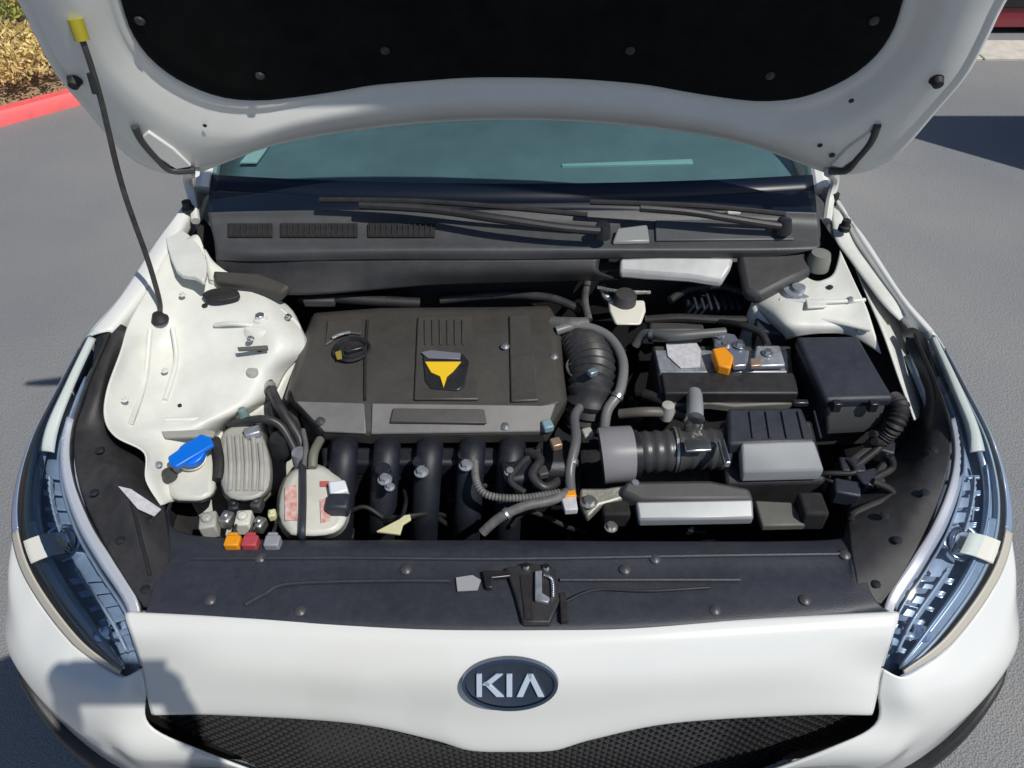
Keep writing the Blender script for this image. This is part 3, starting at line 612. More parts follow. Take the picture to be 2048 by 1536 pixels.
prism('dipstick_tag', atl([(752, 1062), (786, 1044), (798, 1038), (808, 1030), (820, 1028), (822, 1038), (806, 1048), (800, 1068)], .77), .006, paleyel, car, bevel=.0015, label='pale yellow dipstick handle')
tube('dipstick_tube', [at(800, 1050, .765), at(812, 1000, .74), at(800, 960, .68)], .004, blackg, car, seg=8)
tube('wiring_loom', [at(950, 905, .79), at(952, 960, .80), at(975, 990, .80), at(1040, 996, .80), at(1120, 985, .80)], .007, greyhose, car, seg=10, corr=.12, pitch=.006, label='grey braided loom in front of the engine')
tube('coolant_pipe', [at(965, 1065, .76), at(1000, 1035, .785), at(1050, 1012, .80), at(1105, 1000, .80), at(1140, 980, .79)], .009, greyhose, car, seg=12)
tube('breather_hose', [at(1060, 905, .80), at(1080, 920, .81), at(1065, 950, .81), at(1090, 975, .80), at(1120, 960, .79)], .009, hosem, car, seg=12)
tube('breather_hose', [at(1050, 985, .79), at(1020, 960, .80), at(1045, 925, .80), at(1080, 900, .79)], .006, hosem, car, seg=10)
tube('grey_pipe', [at(1142, 985, .79), at(1140, 940, .82), at(1152, 880, .84), at(1150, 830, .83), at(1175, 800, .82)], .0095, mat('grey_pipe', (.12, .12, .125), .35, var=.1), car, seg=14, label='smooth grey pipe right of the engine cover')
for (x, y, z, mm) in ((1095, 852, .835, mat('teal_plug', (.20, .32, .36), .4)), (1112, 888, .825, mat('copper_plug', (.40, .28, .20), .4, metal=.5)), (1085, 945, .80, darkp), (1175, 868, .82, tankg)):
    box('sensor_plug', at(x, y, z), .020, .022, .016, mm, car, rot=.3, bevel=.003)
prism('orange_plug', atl([(1120, 978), (1150, 976), (1154, 992), (1124, 994)], .80), .02, orange, car, bevel=.003)
prism('plug_label', atl([(1122, 995), (1152, 992), (1156, 1018), (1130, 1020)], .798), .015, labelw, car, bevel=.002)
# round throttle hose to the right of the cover
thc = at(1180, 738, .84)
th = empty('intake_hose', thc); th.parent = car; th.location = thc-wpos(car); th['label'] = 'black corrugated intake hose ringed by a grey line'
tube('hose_body', [at(1150, 690, .80), at(1170, 700, .83), at(1185, 735, .84), at(1180, 790, .82), at(1170, 840, .76)], .046, hosem, th, seg=28, corr=.07, pitch=.016)
lathe('throttle_body', at(1172, 705, .805), [(.050, -.05), (.052, .02), (.046, .03), (.040, .03)], blackg, th, axis=Vector((-.3, .2, 1)))
tube('vacuum_line', atl([(1112, 662, .86), (1160, 652, .865), (1215, 672, .865), (1245, 720, .86), (1240, 780, .85), (1215, 820, .83), (1208, 860, .80)]), .0105, mat('line_grey', (.16, .165, .165), .35, var=.1), th, seg=14)
tube('vacuum_line', atl([(1105, 648, .85), (1140, 650, .862), (1175, 650, .86)]), .017, greyhose, th, seg=14)
tube('clamp', [thc+Vector((.048*math.cos(a), .048*math.sin(a)*.9, .006)) for a in [i*math.pi/8 for i in range(17)]], .003, alu, th, seg=6, smoothn=3)
box('clamp_screw', at(1185, 745, .892), .018, .014, .012, mat('pale_steel', (.30, .38, .42), .35, metal=.6), th, rot=.5)
tube('small_hose', atl([(1176, 560, .87), (1170, 600, .87), (1178, 640, .86)]), .008, alu, th, seg=10)
# master cylinder area behind
mc = empty('brake_reservoir', at(1250, 600, .84)); mc.parent = car; mc.location = wpos(mc)-wpos(car); mc['label'] = 'pale brake fluid reservoir with a dark cap'
rings('reservoir_tank', [atl([(1215, 600), (1290, 600), (1292, 622), (1282, 650), (1230, 650), (1218, 622)], .87), atl([(1220, 612), (1285, 612), (1286, 628), (1278, 652), (1232, 652), (1222, 628)], .82)], mat('reservoir_cream', (.78, .75, .66), .3), mc, bevel=.006)
lathe('reservoir_cap', at(1250, 600, .878), [(.0005, .018), (.022, .018), (.025, .012), (.025, -.008)], darkp, mc)
tube('brake_line', atl([(1205, 570, .86), (1210, 590, .86), (1225, 605, .85)]), .009, alu, mc, seg=10)
tube('brake_line', atl([(1195, 575, .88), (1240, 583, .88), (1300, 585, .87)]), .0045, alu, mc, seg=8)
lathe('booster', at(1280, 580, .78), [(.0005, .02), (.05, .02), (.085, .0), (.088, -.03)], blackg, mc, axis=Vector((0, -1, .5)))

rg2 = random.Random(11)
for k in range(34):
    x, y = rg2.choice(((rg2.uniform(640, 1150), rg2.uniform(930, 1070)), (rg2.uniform(1130, 1640), rg2.uniform(960, 1070)), (rg2.uniform(620, 1480), rg2.uniform(575, 625)), (rg2.uniform(1200, 1330), rg2.uniform(690, 850))))
    c = at(x, y, rg2.uniform(.60, .72)); mm = rg2.choice((blocky, blocky, darkp, slate, leadm)); bm = bmesh.new(); a = rg2.uniform(0, 3)
    bm_box(bm, c, rg2.uniform(.02, .06), rg2.uniform(.012, .03), rg2.uniform(.01, .03), rot=a)
    bm_cyl(bm, c+Vector((.01, 0, .008)), .006, .012, seg=6); bm_cyl(bm, c+Vector((-.012, .004, .005)), .009, .016, seg=12)
    finish('bay_bracket', bm, mm, car, bevel=.002)
for k in range(10):
    x, y = rg2.uniform(660, 1600), rg2.uniform(940, 1060)
    tube('bay_cable', [at(x, y, .70), at(x+rg2.uniform(20, 60), y-rg2.uniform(0, 30), .73), at(x+rg2.uniform(70, 120), y+rg2.uniform(-20, 20), .70), at(x+rg2.uniform(120, 170), y+rg2.uniform(0, 30), .62)], rg2.uniform(.003, .006), rubber, car, seg=8)
# spring clamps where hoses end
for pts, r in (((at(540, 772, .824), at(542, 780, .826)), .0125), ((at(606, 905, .774), at(607, 915, .768)), .012), ((at(1010, 1030, .788), at(1018, 1024, .79)), .0115), ((at(1144, 930, .823), at(1145, 920, .826)), .0115), ((at(1236, 790, .848), at(1232, 797, .845)), .0128), ((at(1300, 668, .866), at(1308, 669, .868)), .0118)):
    tube('hose_clamp', list(pts), r, alu, car, seg=16, smoothn=0)
# --- battery
zb_ = .865
bt = empty('battery', at(1470, 750, .80)); bt.parent = car; bt.location = wpos(bt)-wpos(car); bt['label'] = 'black battery with a white label and an orange terminal cap'
prism('battery_case', atl([(1305, 690), (1582, 690), (1595, 782), (1322, 782)], .85), .17, darkp, bt, bevel=.006)
prism('battery_top', atl([(1310, 700), (1575, 700), (1578, 744), (1320, 744)], .8545), .01, leadm, bt, bevel=.002)
prism('battery_label', atl([(1332, 686), (1392, 684), (1402, 700), (1400, 734), (1362, 736), (1336, 712)], .858), .002, labelw, bt, bevel=0, label='white battery label')
prism('battery_band', atl([(1322, 744), (1590, 744), (1598, 786), (1330, 786)], .862), .03, blackp, bt, bevel=.004)
lathe('terminal_post', at(1450, 700, .862), [(.0004, .022), (.009, .022), (.010, 0), (.018, 0), (.018, -.01)], alu, bt)
prism('terminal_cap', atl([(1424, 696), (1450, 692), (1468, 712), (1462, 736), (1436, 730)], .885), .024, orange, bt, bevel=.004, label='orange terminal cap')
prism('terminal_clamp', atl([(1425, 660), (1470, 668), (1492, 700), (1494, 730), (1468, 732), (1455, 700), (1430, 686)], .878), .014, mat('clamp_zinc', (.42, .45, .55), .35, metal=.8), bt, bevel=.003)
bolt(at(1478, 690, .882), .008, bt); bolt(at(1440, 672, .882), .006, bt)
prism('terminal_clamp', atl([(1512, 690), (1560, 690), (1572, 730), (1506, 732)], .872), .012, leadm, bt, bevel=.004); bolt(at(1535, 706, .876), .007, bt)
prism('terminal_nut', atl([(1500, 716), (1522, 714), (1524, 730), (1502, 732)], .880), .01, mat('copper_nut', (.45, .33, .26), .4, metal=.6), bt, bevel=.002)
tube('battery_cable', atl([(1450, 664, .885), (1400, 668, .885), (1340, 672, .88), (1290, 668, .86), (1270, 690, .83)]), .010, mat('cable_grey', (.10, .105, .105), .45, var=.1), bt, seg=12)
tube('battery_cable', atl([(1535, 690, .875), (1520, 665, .88), (1480, 650, .875), (1440, 645, .85)]), .008, rubber, bt, seg=10)
prism('hold_down', atl([(1330, 790), (1420, 786), (1470, 792), (1586, 788), (1588, 806), (1470, 812), (1420, 806), (1335, 812)], .835), .02, mat('hold_down_grey', (.12, .12, .11), .5, var=.2), bt, bevel=.004)
tube('bay_cable', atl([(1290, 640, .84), (1360, 636, .85), (1440, 640, .85), (1500, 640, .84)]), .010, rubber, car, seg=10)
box('ecu_box', at(1430, 610, .82), .15, .07, .06, slate, car, rot=0, bevel=.008, label='dark control box behind the battery')
for k in range(7): box('ecu_fin', at(1390+k*14, 604, .857), .006, .055, .008, slate, car, bevel=.001)
tube('bay_cable', atl([(1340, 600, .86), (1380, 578, .87), (1440, 572, .88), (1500, 590, .87)]), .009, hosem, car, seg=12, corr=.1)
box('relay_block', at(1540, 668, .84), .07, .05, .05, slate, car, rot=-.2, bevel=.005)
box('relay_block', at(1350, 660, .82), .12, .05, .04, darkp, car, bevel=.006)

# --- fuse box
fb = empty('fuse_box', at(1690, 750, .85)); fb.parent = car; fb.location = wpos(fb)-wpos(car); fb['label'] = 'black fuse box with a smooth slate lid'
prism('fuse_box_lid', [at(x, y, z) for x, y, z in ((1592, 672, .91), (1716, 670, .91), (1790, 796, .893), (1652, 800, .893))], .026, slate, fb, bevel=.008, segs=3)
prism('fuse_box_base', [at(x, y, z) for x, y, z in ((1598, 680, .885), (1712, 678, .885), (1782, 806, .87), (1655, 810, .87))], .12, darkp, fb, bevel=.006)
prism('fuse_box_front', [at(x, y, z) for x, y, z in ((1652, 806, .880), (1772, 804, .880), (1766, 850, .835), (1656, 856, .835))], .02, mat('fuse_front', (.055, .055, .057), .38), fb, bevel=.004)
for x in (1672, 1745): box('lid_clip', at(x, 812, .887), .016, .014, .022, blackg, fb, bevel=.002)
tube('fuse_box_loom', [at(1786, 800, .87), at(1800, 815, .875), at(1792, 845, .86), at(1770, 870, .83), at(1740, 900, .80)], .017, rubber, fb, seg=14, corr=.1)
rng = random.Random(3)
for k in range(7):
    x, y = 1690+rng.uniform(-20, 90), 870+rng.uniform(-10, 100)
    tube('bay_cable', [at(x, y, .80+rng.uniform(0, .05)), at(x+rng.uniform(-30, 40), y+rng.uniform(0, 40), .82), at(x+rng.uniform(-60, 40), y+rng.uniform(30, 80), .80), at(x+rng.uniform(-60, 60), y+rng.uniform(60, 110), .74)], rng.uniform(.004, .008), rubber, car, seg=10)
for (x, y) in ((1700, 940), (1760, 900), (1690, 985), (1735, 965)): box('relay_block', at(x, y, .80), .045, .035, .035, slate, car, rot=rng.uniform(-.6, .6), bevel=.004)

# --- air filter box and duct
ab = empty('air_filter_box', at(1550, 890, .82)); ab.parent = car; ab.location = wpos(ab)-wpos(car); ab['label'] = 'black air filter box with a grey sloping front'
prism('filter_lid', [at(x, y, z) for x, y, z in ((1455, 816, .880), (1604, 814, .880), (1632, 884, .868), (1458, 888, .868))], .03, slate, ab, bevel=.006)
prism('filter_front', [at(x, y, z) for x, y, z in ((1482, 884, .872), (1630, 880, .872), (1650, 940, .835), (1486, 944, .835))], .03, mat('filter_grey', (.27, .28, .29), .38, var=.06), ab, bevel=.005, label='light grey sloping front of the filter box')
prism('filter_base', [at(x, y, z) for x, y, z in ((1440, 840, .84), (1625, 838, .84), (1655, 962, .80), (1452, 968, .80))], .14, blackp, ab, bevel=.008)
for i in range(5): tube('filter_rib', [at(1500+i*32, 822, .8815), at(1506+i*34, 876, .8715)], .0018, slate, ab, seg=6, smoothn=0)
for (x, y, z) in ((1448, 905, .868),): box('filter_clip', at(x, y, z), .012, .060, .014, bright, ab, bevel=.003, label='bright metal clip')
for (x, y, z) in ((1600, 806, .878),): box('filter_clip', at(x, y, z), .03, .012, .012, blackg, ab, bevel=.003)
dt = empty('air_duct', at(1330, 900, .82)); dt.parent = car; dt.location = wpos(dt)-wpos(car); dt['label'] = 'black air duct with a grey collar'
tube('duct_pipe', [at(1270, 905, .81), at(1340, 902, .815), at(1400, 898, .815), at(1455, 900, .815)], .040, mat('duct_black', (.045, .046, .047), .36, var=.15, vscale=20), dt, seg=28, corr=.04, pitch=.02)
tube('duct_collar', [at(1203, 912, .81), at(1222, 910, .812), at(1262, 908, .812)], .054, mat('collar_grey', (.23, .225, .235), .33, var=.08), dt, seg=32, label='grey collar at the left end of the duct')
tube('duct_end', [at(1262, 908, .811), at(1275, 907, .811)], .046, blackg, dt, seg=28)
for x in (1345, 1352): tube('duct_band', [at(x, 900, .8145), at(x+5, 900, .8145)], .0445, alu if x == 1345 else darkp, dt, seg=28)
prism('duct_plate', [at(x, y, z) for x, y, z in ((1368, 878, .872), (1420, 876, .872), (1424, 900, .868), (1372, 902, .868))], .006, bright, dt, bevel=.002, label='bright metal plate on the duct')
tube('duct_sensor', [at(1388, 788, .85), at(1390, 812, .86), at(1390, 850, .855)], .016, mat('sensor_grey', (.26, .27, .28), .35, var=.1), dt, seg=16)
lathe('sensor_head', at(1390, 846, .865), [(.0004, .014), (.016, .013), (.018, .006), (.018, -.02)], bright, dt)
tube('bay_hose', atl([(1240, 828, .82), (1290, 824, .84), (1340, 826, .83), (1370, 836, .80)]), .010, mat('brown_grey_hose', (.12, .11, .095), .5, var=.2), car, seg=12)
lathe('hose_joint', at(1335, 820, .84), [(.0004, .016), (.012, .014), (.014, 0), (.014, -.02)], tankg, car)
tube('bay_cable', atl([(1290, 790, .82), (1330, 800, .83), (1360, 790, .82), (1400, 800, .81)]), .012, rubber, car, seg=12)
# snorkel to the front: light bar
prism('intake_snorkel', [at(x, y, z) for x, y, z in ((1252, 960, .82), (1420, 958, .82), (1500, 975, .812), (1510, 1000, .806), (1285, 1002, .806), (1240, 985, .81))], .05, darkp, car, bevel=.008)
prism('silver_rail', [at(x, y, z) for x, y, z in ((1272, 1002, .812), (1506, 998, .812), (1508, 1036, .798), (1278, 1040, .798))], .02, mat('satin_silver', (.33, .345, .35), .35, metal=.3, var=.06), car, bevel=.004, label='satin silver bar behind the radiator cover')
prism('bracket_plate', [at(x, y, z) for x, y, z in ((1510, 1000, .80), (1585, 1004, .80), (1612, 1050, .79), (1525, 1052, .79))], .015, mat('olive_grey_metal', (.10, .10, .085), .5, var=.2), car, bevel=.003)
box('snorkel_end', at(1620, 1022, .795), .045, .05, .05, void_, car, bevel=.006)
prism('mount_bracket', [at(x, y, z) for x, y, z in ((1160, 975, .80), (1210, 975, .80), (1300, 962, .805), (1290, 985, .80), (1200, 1010, .79), (1175, 1035, .785), (1160, 1005, .79))], .02, mat('mount_alloy', (.26, .26, .22), .45, metal=.4, bump=.3, bscale=200, var=.25, vscale=30), car, bevel=.005)
bolt(at(1178, 1005, .798), .010, car, alu); bolt(at(1222, 1055, .785), .008, car, alu); bolt(at(1270, 970, .81), .007, car, leadm)
box('mount_block', at(1230, 1020, .77), .05, .05, .04, void_, car, bevel=.005)

# --- washer tank with blue cap, ribbed reservoir, coolant tank
wt = empty('washer_tank', at(390, 940, .78)); wt.parent = car; wt.location = wpos(wt)-wpos(car); wt['label'] = 'cream washer fluid tank with a bright blue cap'
rings('tank_body', [atl([(330, 880), (420, 872), (432, 900), (430, 985), (405, 1002), (345, 1000), (325, 940)], .80), atl([(325, 890), (425, 880), (436, 905), (434, 992), (405, 1008), (342, 1006), (320, 945)], .74)], tank, wt, bevel=.012)
tube('filler_neck', [at(380, 925, .77), at(383, 912, .83)], .026, tank, wt, seg=20)
# blue cap: disc with tab, tilted
cc = at(384, 908, .838); cap_u = (at(426, 880, .838)-at(342, 935, .838)).normalized()
bm = bmesh.new(); bm_cyl(bm, cc-Vector((0, 0, .006)), .026, .014, Vector((0, -.2, 1)), 28)
cpv = Vector((0, 0, 1)).cross(cap_u)
bm_prism(bm, [cc+cap_u*a+cpv*b+Vector((0, 0, .012)) for a, b in ((-.040, -.016), (.036, -.021), (.043, 0), (.036, .021), (-.036, .017), (-.043, 0))], Vector((0, 0, -.010)))
bmesh.ops.recalc_face_normals(bm, faces=bm.faces)
finish('tank_cap', bm, blue, wt, bevel=.003, label='bright blue washer cap')
tube('cap_strap', [at(430, 880, .81), at(438, 920, .81), at(436, 960, .80)], .010, rubber, wt, seg=10)
lathe('tank_stud', at(338, 950, .81), [(.0004, .012), (.010, .010), (.012, 0), (.014, -.006)], darkp, wt)
rt = empty('ribbed_reservoir', at(500, 930, .78)); rt.parent = car; rt.location = wpos(rt)-wpos(car); rt['label'] = 'grey ribbed canister right of the washer tank'
rings('reservoir_body', [crm(atl([(448, 862), (500, 848), (528, 880), (540, 940), (530, 985), (490, 1000), (450, 985), (440, 920)], .805), 3, True), crm(atl([(446, 868), (502, 854), (534, 886), (546, 946), (536, 994), (490, 1008), (446, 994), (436, 924)], .73), 3, True)], tankg, rt, bevel=.008)
for k, x in enumerate((458, 474, 490, 506, 520)): tube('reservoir_rib', [at(x, 872 if k < 4 else 886, .808), at(x+4, 930, .809), at(x+2, 982, .806)], .0048, tankg, rt, seg=8)
box('reservoir_bracket', at(505, 865, .815), .030, .022, .015, leadm, rt, rot=.4, bevel=.003)
lathe('reservoir_port', at(486, 826, .83), [(.0004, .012), (.008, .010), (.010, 0), (.012, -.03)], mat('teal_port', (.18, .26, .25), .4), rt)
for (x, y, s, mm) in ((520, 845, .022, alu), (548, 856, .016, blocky), (452, 838, .014, darkp), (560, 880, .03, blocky), (600, 910, .024, leadm), (580, 840, .03, darkp), (556, 815, .022, darkp)):
    lathe('pump_fitting', at(x, y, .79), [(.0004, .01), (s*.6, .009), (s*.7, 0), (s*.75, -.03), (s*.5, -.05)], mm, car)
tube('bay_hose', atl([(535, 760, .82), (552, 800, .83), (570, 830, .82), (600, 880, .79), (610, 930, .76)]), .010, hosem, car, seg=12)
tube('bay_hose', atl([(460, 850, .80), (520, 838, .83), (560, 850, .82), (590, 900, .78)]), .008, hosem, car, seg=12)
tube('bay_cable', atl([(606, 860, .80), (612, 900, .80), (604, 960, .79), (600, 1010, .78)]), .005, greyhose, car, seg=10)
# lower fittings
for (x, y, s, mm) in ((420, 1050, .030, tankg), (455, 1040, .022, alu), (490, 1045, .028, tank), (520, 1050, .02, alu), (470, 1015, .02, blocky), (515, 1010, .02, darkp), (545, 1030, .014, paleyel)):
    bm = bmesh.new(); bm_box(bm, at(x, y, .77), s, s*1.2, s*1.2, rot=rng.uniform(-.3, .3)); bm_cyl(bm, at(x, y, .77)+Vector((0, 0, s*.5)), s*.32, s*.4, seg=14)
    finish('fitting', bm, mm, car, bevel=.004)
for (x, mm, nm2) in ((467, orange, 'orange connector on the radiator cover edge'), (502, red, 'dull red connector on the radiator cover edge'), (546, mat('plug_grey', (.28, .29, .31), .45), 'grey connector on the radiator cover edge')):
    bm = bmesh.new(); bm_box(bm, at(x, 1087, .80), .026, .022, .022); bm_box(bm, at(x, 1074, .80), .018, .012, .016); finish('connector', bm, mm, car, bevel=.003, label=nm2)
    tube('connector_wire', [at(x, 1072, .80), at(x+4, 1055, .79), at(x+10, 1035, .76)], .003, blackg, car, seg=6)
ct = empty('coolant_tank', at(630, 1000, .77)); ct.parent = car; ct.location = wpos(ct)-wpos(car); ct['label'] = 'rounded white coolant tank with a black strap and red printed label'
rings('coolant_body', [crm(atl([(575, 955), (605, 935), (645, 935), (680, 958), (694, 985), (692, 1035), (668, 1064), (610, 1070), (572, 1060), (560, 1010)], .79), 3, True), crm(atl([(566, 958), (602, 930), (648, 930), (688, 956), (702, 988), (698, 1045), (670, 1076), (610, 1082), (564, 1070), (552, 1010)], .72), 3, True)], tank, ct, bevel=.014)
prism('tank_label', atl([(570, 975), (592, 968), (594, 1040), (570, 1040)], .7935), .003, labelr, ct, bevel=0); prism('tank_label', atl([(640, 1000), (662, 990), (660, 1040), (642, 1045)], .7935), .003, labelr, ct, bevel=0)
prism('tank_label', atl([(640, 962), (658, 962), (658, 972), (640, 972)], .7935), .003, mat('red_spot', (.5, .12, .1), .5), ct, bevel=0)
tube('tank_strap', [at(605, 925, .79), at(606, 950, .799), at(606, 1010, .800), at(604, 1066, .795), at(604, 1080, .75)], .0065, slate, ct, seg=8)
prism('filler_spout', atl([(655, 962), (690, 958), (696, 980), (660, 990)], .81), .02, mat('bright_white_plastic', (.75, .78, .82), .3), ct, bevel=.004)
box('spout_cap', at(678, 1010, .80), .04, .035, .03, slate, ct, bevel=.006)
tube('tank_hose', atl([(640, 880, .80), (628, 905, .81), (625, 935, .80)]), .009, mat('olive_hose', (.16, .16, .13), .5), ct, seg=12)

# --- cowl, firewall, screen
cw = empty('cowl_panel', (0, 1.45, .98)); cw.parent = car; cw.location = wpos(cw)-wpos(car); cw['label'] = 'black plastic cowl under the windshield with vent slots'
cowlm = mat('cowl_grey', (.060, .062, .066), .42, bump=.25, bscale=700, var=.15, vscale=8)
CP = [[(415, 425, 1.02), (520, 422, 1.02), (760, 420, 1.02), (1024, 420, 1.02), (1300, 420, 1.02), (1520, 422, 1.02), (1636, 425, 1.02)],
      [(420, 448, 1.0), (520, 446, 1.0), (760, 445, 1.0), (1024, 446, 1.0), (1300, 446, 1.0), (1520, 446, 1.0), (1640, 448, 1.0)],
      [(428, 480, .985), (520, 482, .985), (760, 480, .985), (1024, 480, .985), (1300, 480, .985), (1520, 482, .985), (1640, 478, .985)],
      [(430, 500, .975), (520, 503, .98), (760, 500, .98), (1024, 499, .98), (1300, 500, .98), (1520, 500, .98), (1625, 500, .975)],
      [(432, 520, .955), (520, 524, .955), (760, 520, .955), (1024, 520, .955), (1300, 516, .955), (1450, 516, .955), (1500, 520, .95)]]
surf('cowl_tray', [atl(r) for r in CP], cowlm, cw, nu=8, nv=5, solid=.004)
for (x0, x1) in ((455, 545), (560, 715), (735, 870)):
    prism('vent_frame', [at(x, y, z) for x, y, z in ((x0, 446, 1.004), (x1, 446, 1.004), (x1, 473, .992), (x0, 473, .992))], .003, void_, cw, bevel=.001)
    n = int((x1-x0)/11)
    for k in range(n):
        x = x0+6+k*11; tube('vent_slat', [at(x, 448, 1.0055), at(x, 471, .9935)], .0016, blackp, cw, seg=5, smoothn=0)
prism('cowl_cover', [at(x, y, z) for x, y, z in ((1310, 440, 1.006), (1560, 436, 1.006), (1590, 478, .99), (1312, 480, .99))], .005, mat('cowl_cover_grey', (.085, .09, .093), .42, var=.1), cw, bevel=.003)
prism('cowl_block', [at(x, y, z) for x, y, z in ((1235, 455, 1.008), (1295, 448, 1.008), (1300, 482, .992), (1225, 484, .992))], .01, mat('cowl_block_grey', (.24, .25, .25), .4), cw, bevel=.004)
box('cowl_clip', at(1467, 424, 1.024), .03, .012, .010, white, cw, bevel=.003)
# front face of the cowl
CF = [[(432, 520, .955), (620, 522, .955), (850, 520, .955), (1024, 520, .955), (1200, 518, .955)],
      [(436, 545, .93), (620, 550, .93), (850, 548, .93), (1024, 546, .93), (1200, 545, .93)],
      [(440, 575, .90), (600, 590, .90), (850, 572, .90), (1024, 566, .90), (1240, 560, .90)]]
surf('cowl_face', [atl(r) for r in CF], blackp, cw, nu=8, nv=5, solid=.004)
prism('cowl_highlight_panel', [at(x, y, z) for x, y, z in ((1240, 516, .955), (1320, 513, .957), (1468, 514, .955), (1462, 532, .945), (1444, 562, .925), (1380, 552, .93), (1240, 542, .937))], .02, glarepale, car, bevel=.006, label='pale panel shaped as the sun highlight under the cowl')  # sun highlight on the dark cowl, built as a pale panel
prism('cowl_end', [at(x, y, z) for x, y, z in ((1476, 500, .965), (1610, 498, .965), (1625, 540, .95), (1580, 560, .945), (1520, 590, .93), (1490, 580, .93))], .03, darkp, car, bevel=.01)
prism('cowl_end', [at(x, y, z) for x, y, z in ((425, 540, .955), (520, 545, .955), (580, 570, .945), (560, 590, .93), (500, 570, .94), (430, 560, .95))], .02, mat('brown_black', (.045, .042, .036), .6), car, bevel=.006)
lathe('cowl_plug', at(1638, 520, .96), [(.0004, .02), (.02, .018), (.024, .004), (.026, -.02)], mat('olive_plug', (.20, .21, .18), .5), car)
# firewall
surf('firewall', [[W(x, 1.40, .93) for x in (-.66, -.3, 0, .3, .66)], [W(x, 1.415, .75) for x in (-.66, -.3, 0, .3, .66)], [W(x, 1.40, .5) for x in (-.66, -.3, 0, .3, .66)]], mat('firewall_felt', (.012, .012, .014), .9, bump=.6, bscale=150), car)
tube('bay_hose', atl([(600, 600, .86), (660, 596, .87), (760, 602, .86), (840, 606, .85)]), .012, rubber, car, seg=12)
tube('bay_hose', atl([(880, 600, .83), (1000, 590, .84), (1100, 596, .85), (1160, 620, .84)]), .010, hosem, car, seg=12)
box('firewall_bracket', at(640, 600, .87), .07, .03, .02, darkp, car, bevel=.004)

# windshield
def wsrow(hw, y, z, c): return [W(x, y-c*(1-(x/hw)**2), z+.012*(1-(x/hw)**2)) for x in (-hw, -hw*.7, -hw*.35, 0, hw*.35, hw*.7, hw)]
wsr = [wsrow(.70, 1.555, 1.015, .065), wsrow(.69, 1.80, 1.17, .06), wsrow(.66, 2.08, 1.33, .05), wsrow(.63, 2.32, 1.44, .04)]
bm = bmesh.new(); bm_surf(bm, wsr, 6, 6); bmesh.ops.recalc_face_normals(bm, faces=bm.faces)
ws = finish('windshield', bm, wglass, car, label='teal tinted windshield behind the raised hood')
fr = [[p+Vector((0, -.002, .003)) for p in wsr[0]], [p.lerp(q, .16)+Vector((0, -.002, .004)) for p, q in zip(wsr[0], wsr[1])]]
surf('frit_band', fr, mat('frit_black', (.004, .008, .018), .35), ws, nu=6, nv=2, solid=.001)
sl = [at(*p) for p in CP[0]]
surf('screen_seal', [[p+Vector((0, .004, -.006)) for p in sl], [p.lerp(q, .5)+Vector((0, 0, .0)) for p, q in zip(sl, wsr[0])], [q+Vector((0, .012, .010)) for q in wsr[0]]], MATS['frit_black'], car, nu=6, nv=3, solid=.002)
# dashboard + inside
dashm = mat('dashboard_grey', (.27, .31, .33), .6, var=.14, vscale=5)
surf('dashboard', [[W(x, 1.60-.05*(1-(x/.68)**2), 1.005) for x in (-.68, -.3, 0, .3, .68)], [W(x, 1.75, 1.03) for x in (-.68, -.3, 0, .3, .68)], [W(x, 1.98, 1.02) for x in (-.68, -.3, 0, .3, .68)], [W(x, 2.06, .85) for x in (-.68, -.3, 0, .3, .68)]], dashm, car, nu=6, nv=4)
prism('dash_sun_strip', [W(.12, 1.668, 1.028), W(.44, 1.682, 1.028), W(.44, 1.70, 1.03), W(.12, 1.675, 1.03)], .008, mat('sun_strip_pale', (.62, .80, .74), .5), car, bevel=.002)  # strip of sunlight on the dash, put in as a pale piece
prism('dash_sun_patch', [W(-.655, 1.67, 1.035), W(-.615, 1.67, 1.035), W(-.600, 1.76, 1.043), W(-.635, 1.75, 1.043)], .003, mat('sun_patch_pale', (.85, .95, .88), .5), car, bevel=0)  # sunlit patch on the dash, put in as a pale sheet
box('cabin_floor', W(0, 2.9, .35), 1.4, 2.0, .1, void_, car)
for x in (-.36, .36):
    bm = bmesh.new(); bm_box(bm, W(x, 2.65, .60), .5, .5, .18); bm_box(bm, W(x, 2.92, .90), .48, .14, .6, tilt=-.25); bm_box(bm, W(x, 3.02, 1.26), .26, .09, .16, tilt=-.2)
    finish('front_seat', bm, mat('seat_black', (.02, .02, .022), .8) if 'seat_black' not in MATS else MATS['seat_black'], car, bevel=.05)
tube('steering_wheel', [W(.36+.18*math.cos(a), 2.14-.07*math.sin(a), .98+.16*math.sin(a)) for a in [i*math.pi/8 for i in range(17)]], .014, rubber, car, seg=10, smoothn=2)
# wipers
wp = tube('wiper', [at(1200, 462, 1.03), at(1120, 455, 1.035), at(1000, 438, 1.045), at(860, 418, 1.05), at(720, 410, 1.05)], .010, blackp, car, seg=10, label='black wiper lying across the cowl')
tube('wiper_blade', [at(1175, 430, 1.05), at(1000, 414, 1.06), at(820, 402, 1.062), at(640, 400, 1.058)], .006, rubber, wp, seg=8)
lathe('wiper_pivot', at(1205, 464, 1.018), [(.0004, .022), (.014, .020), (.018, .006), (.02, -.01)], blackg, wp)
wp2 = tube('wiper', [at(1560, 452, 1.02), at(1480, 440, 1.035), at(1380, 424, 1.05), at(1280, 416, 1.055)], .009, blackp, car, seg=10, label='second wiper at the right end of the cowl')
tube('wiper_blade', [at(1570, 428, 1.045), at(1400, 412, 1.062), at(1180, 404, 1.062)], .006, rubber, wp2, seg=8)
lathe('wiper_pivot', at(1566, 455, 1.012), [(.0004, .022), (.014, .020), (.018, .006), (.02, -.01)], blackg, wp2)

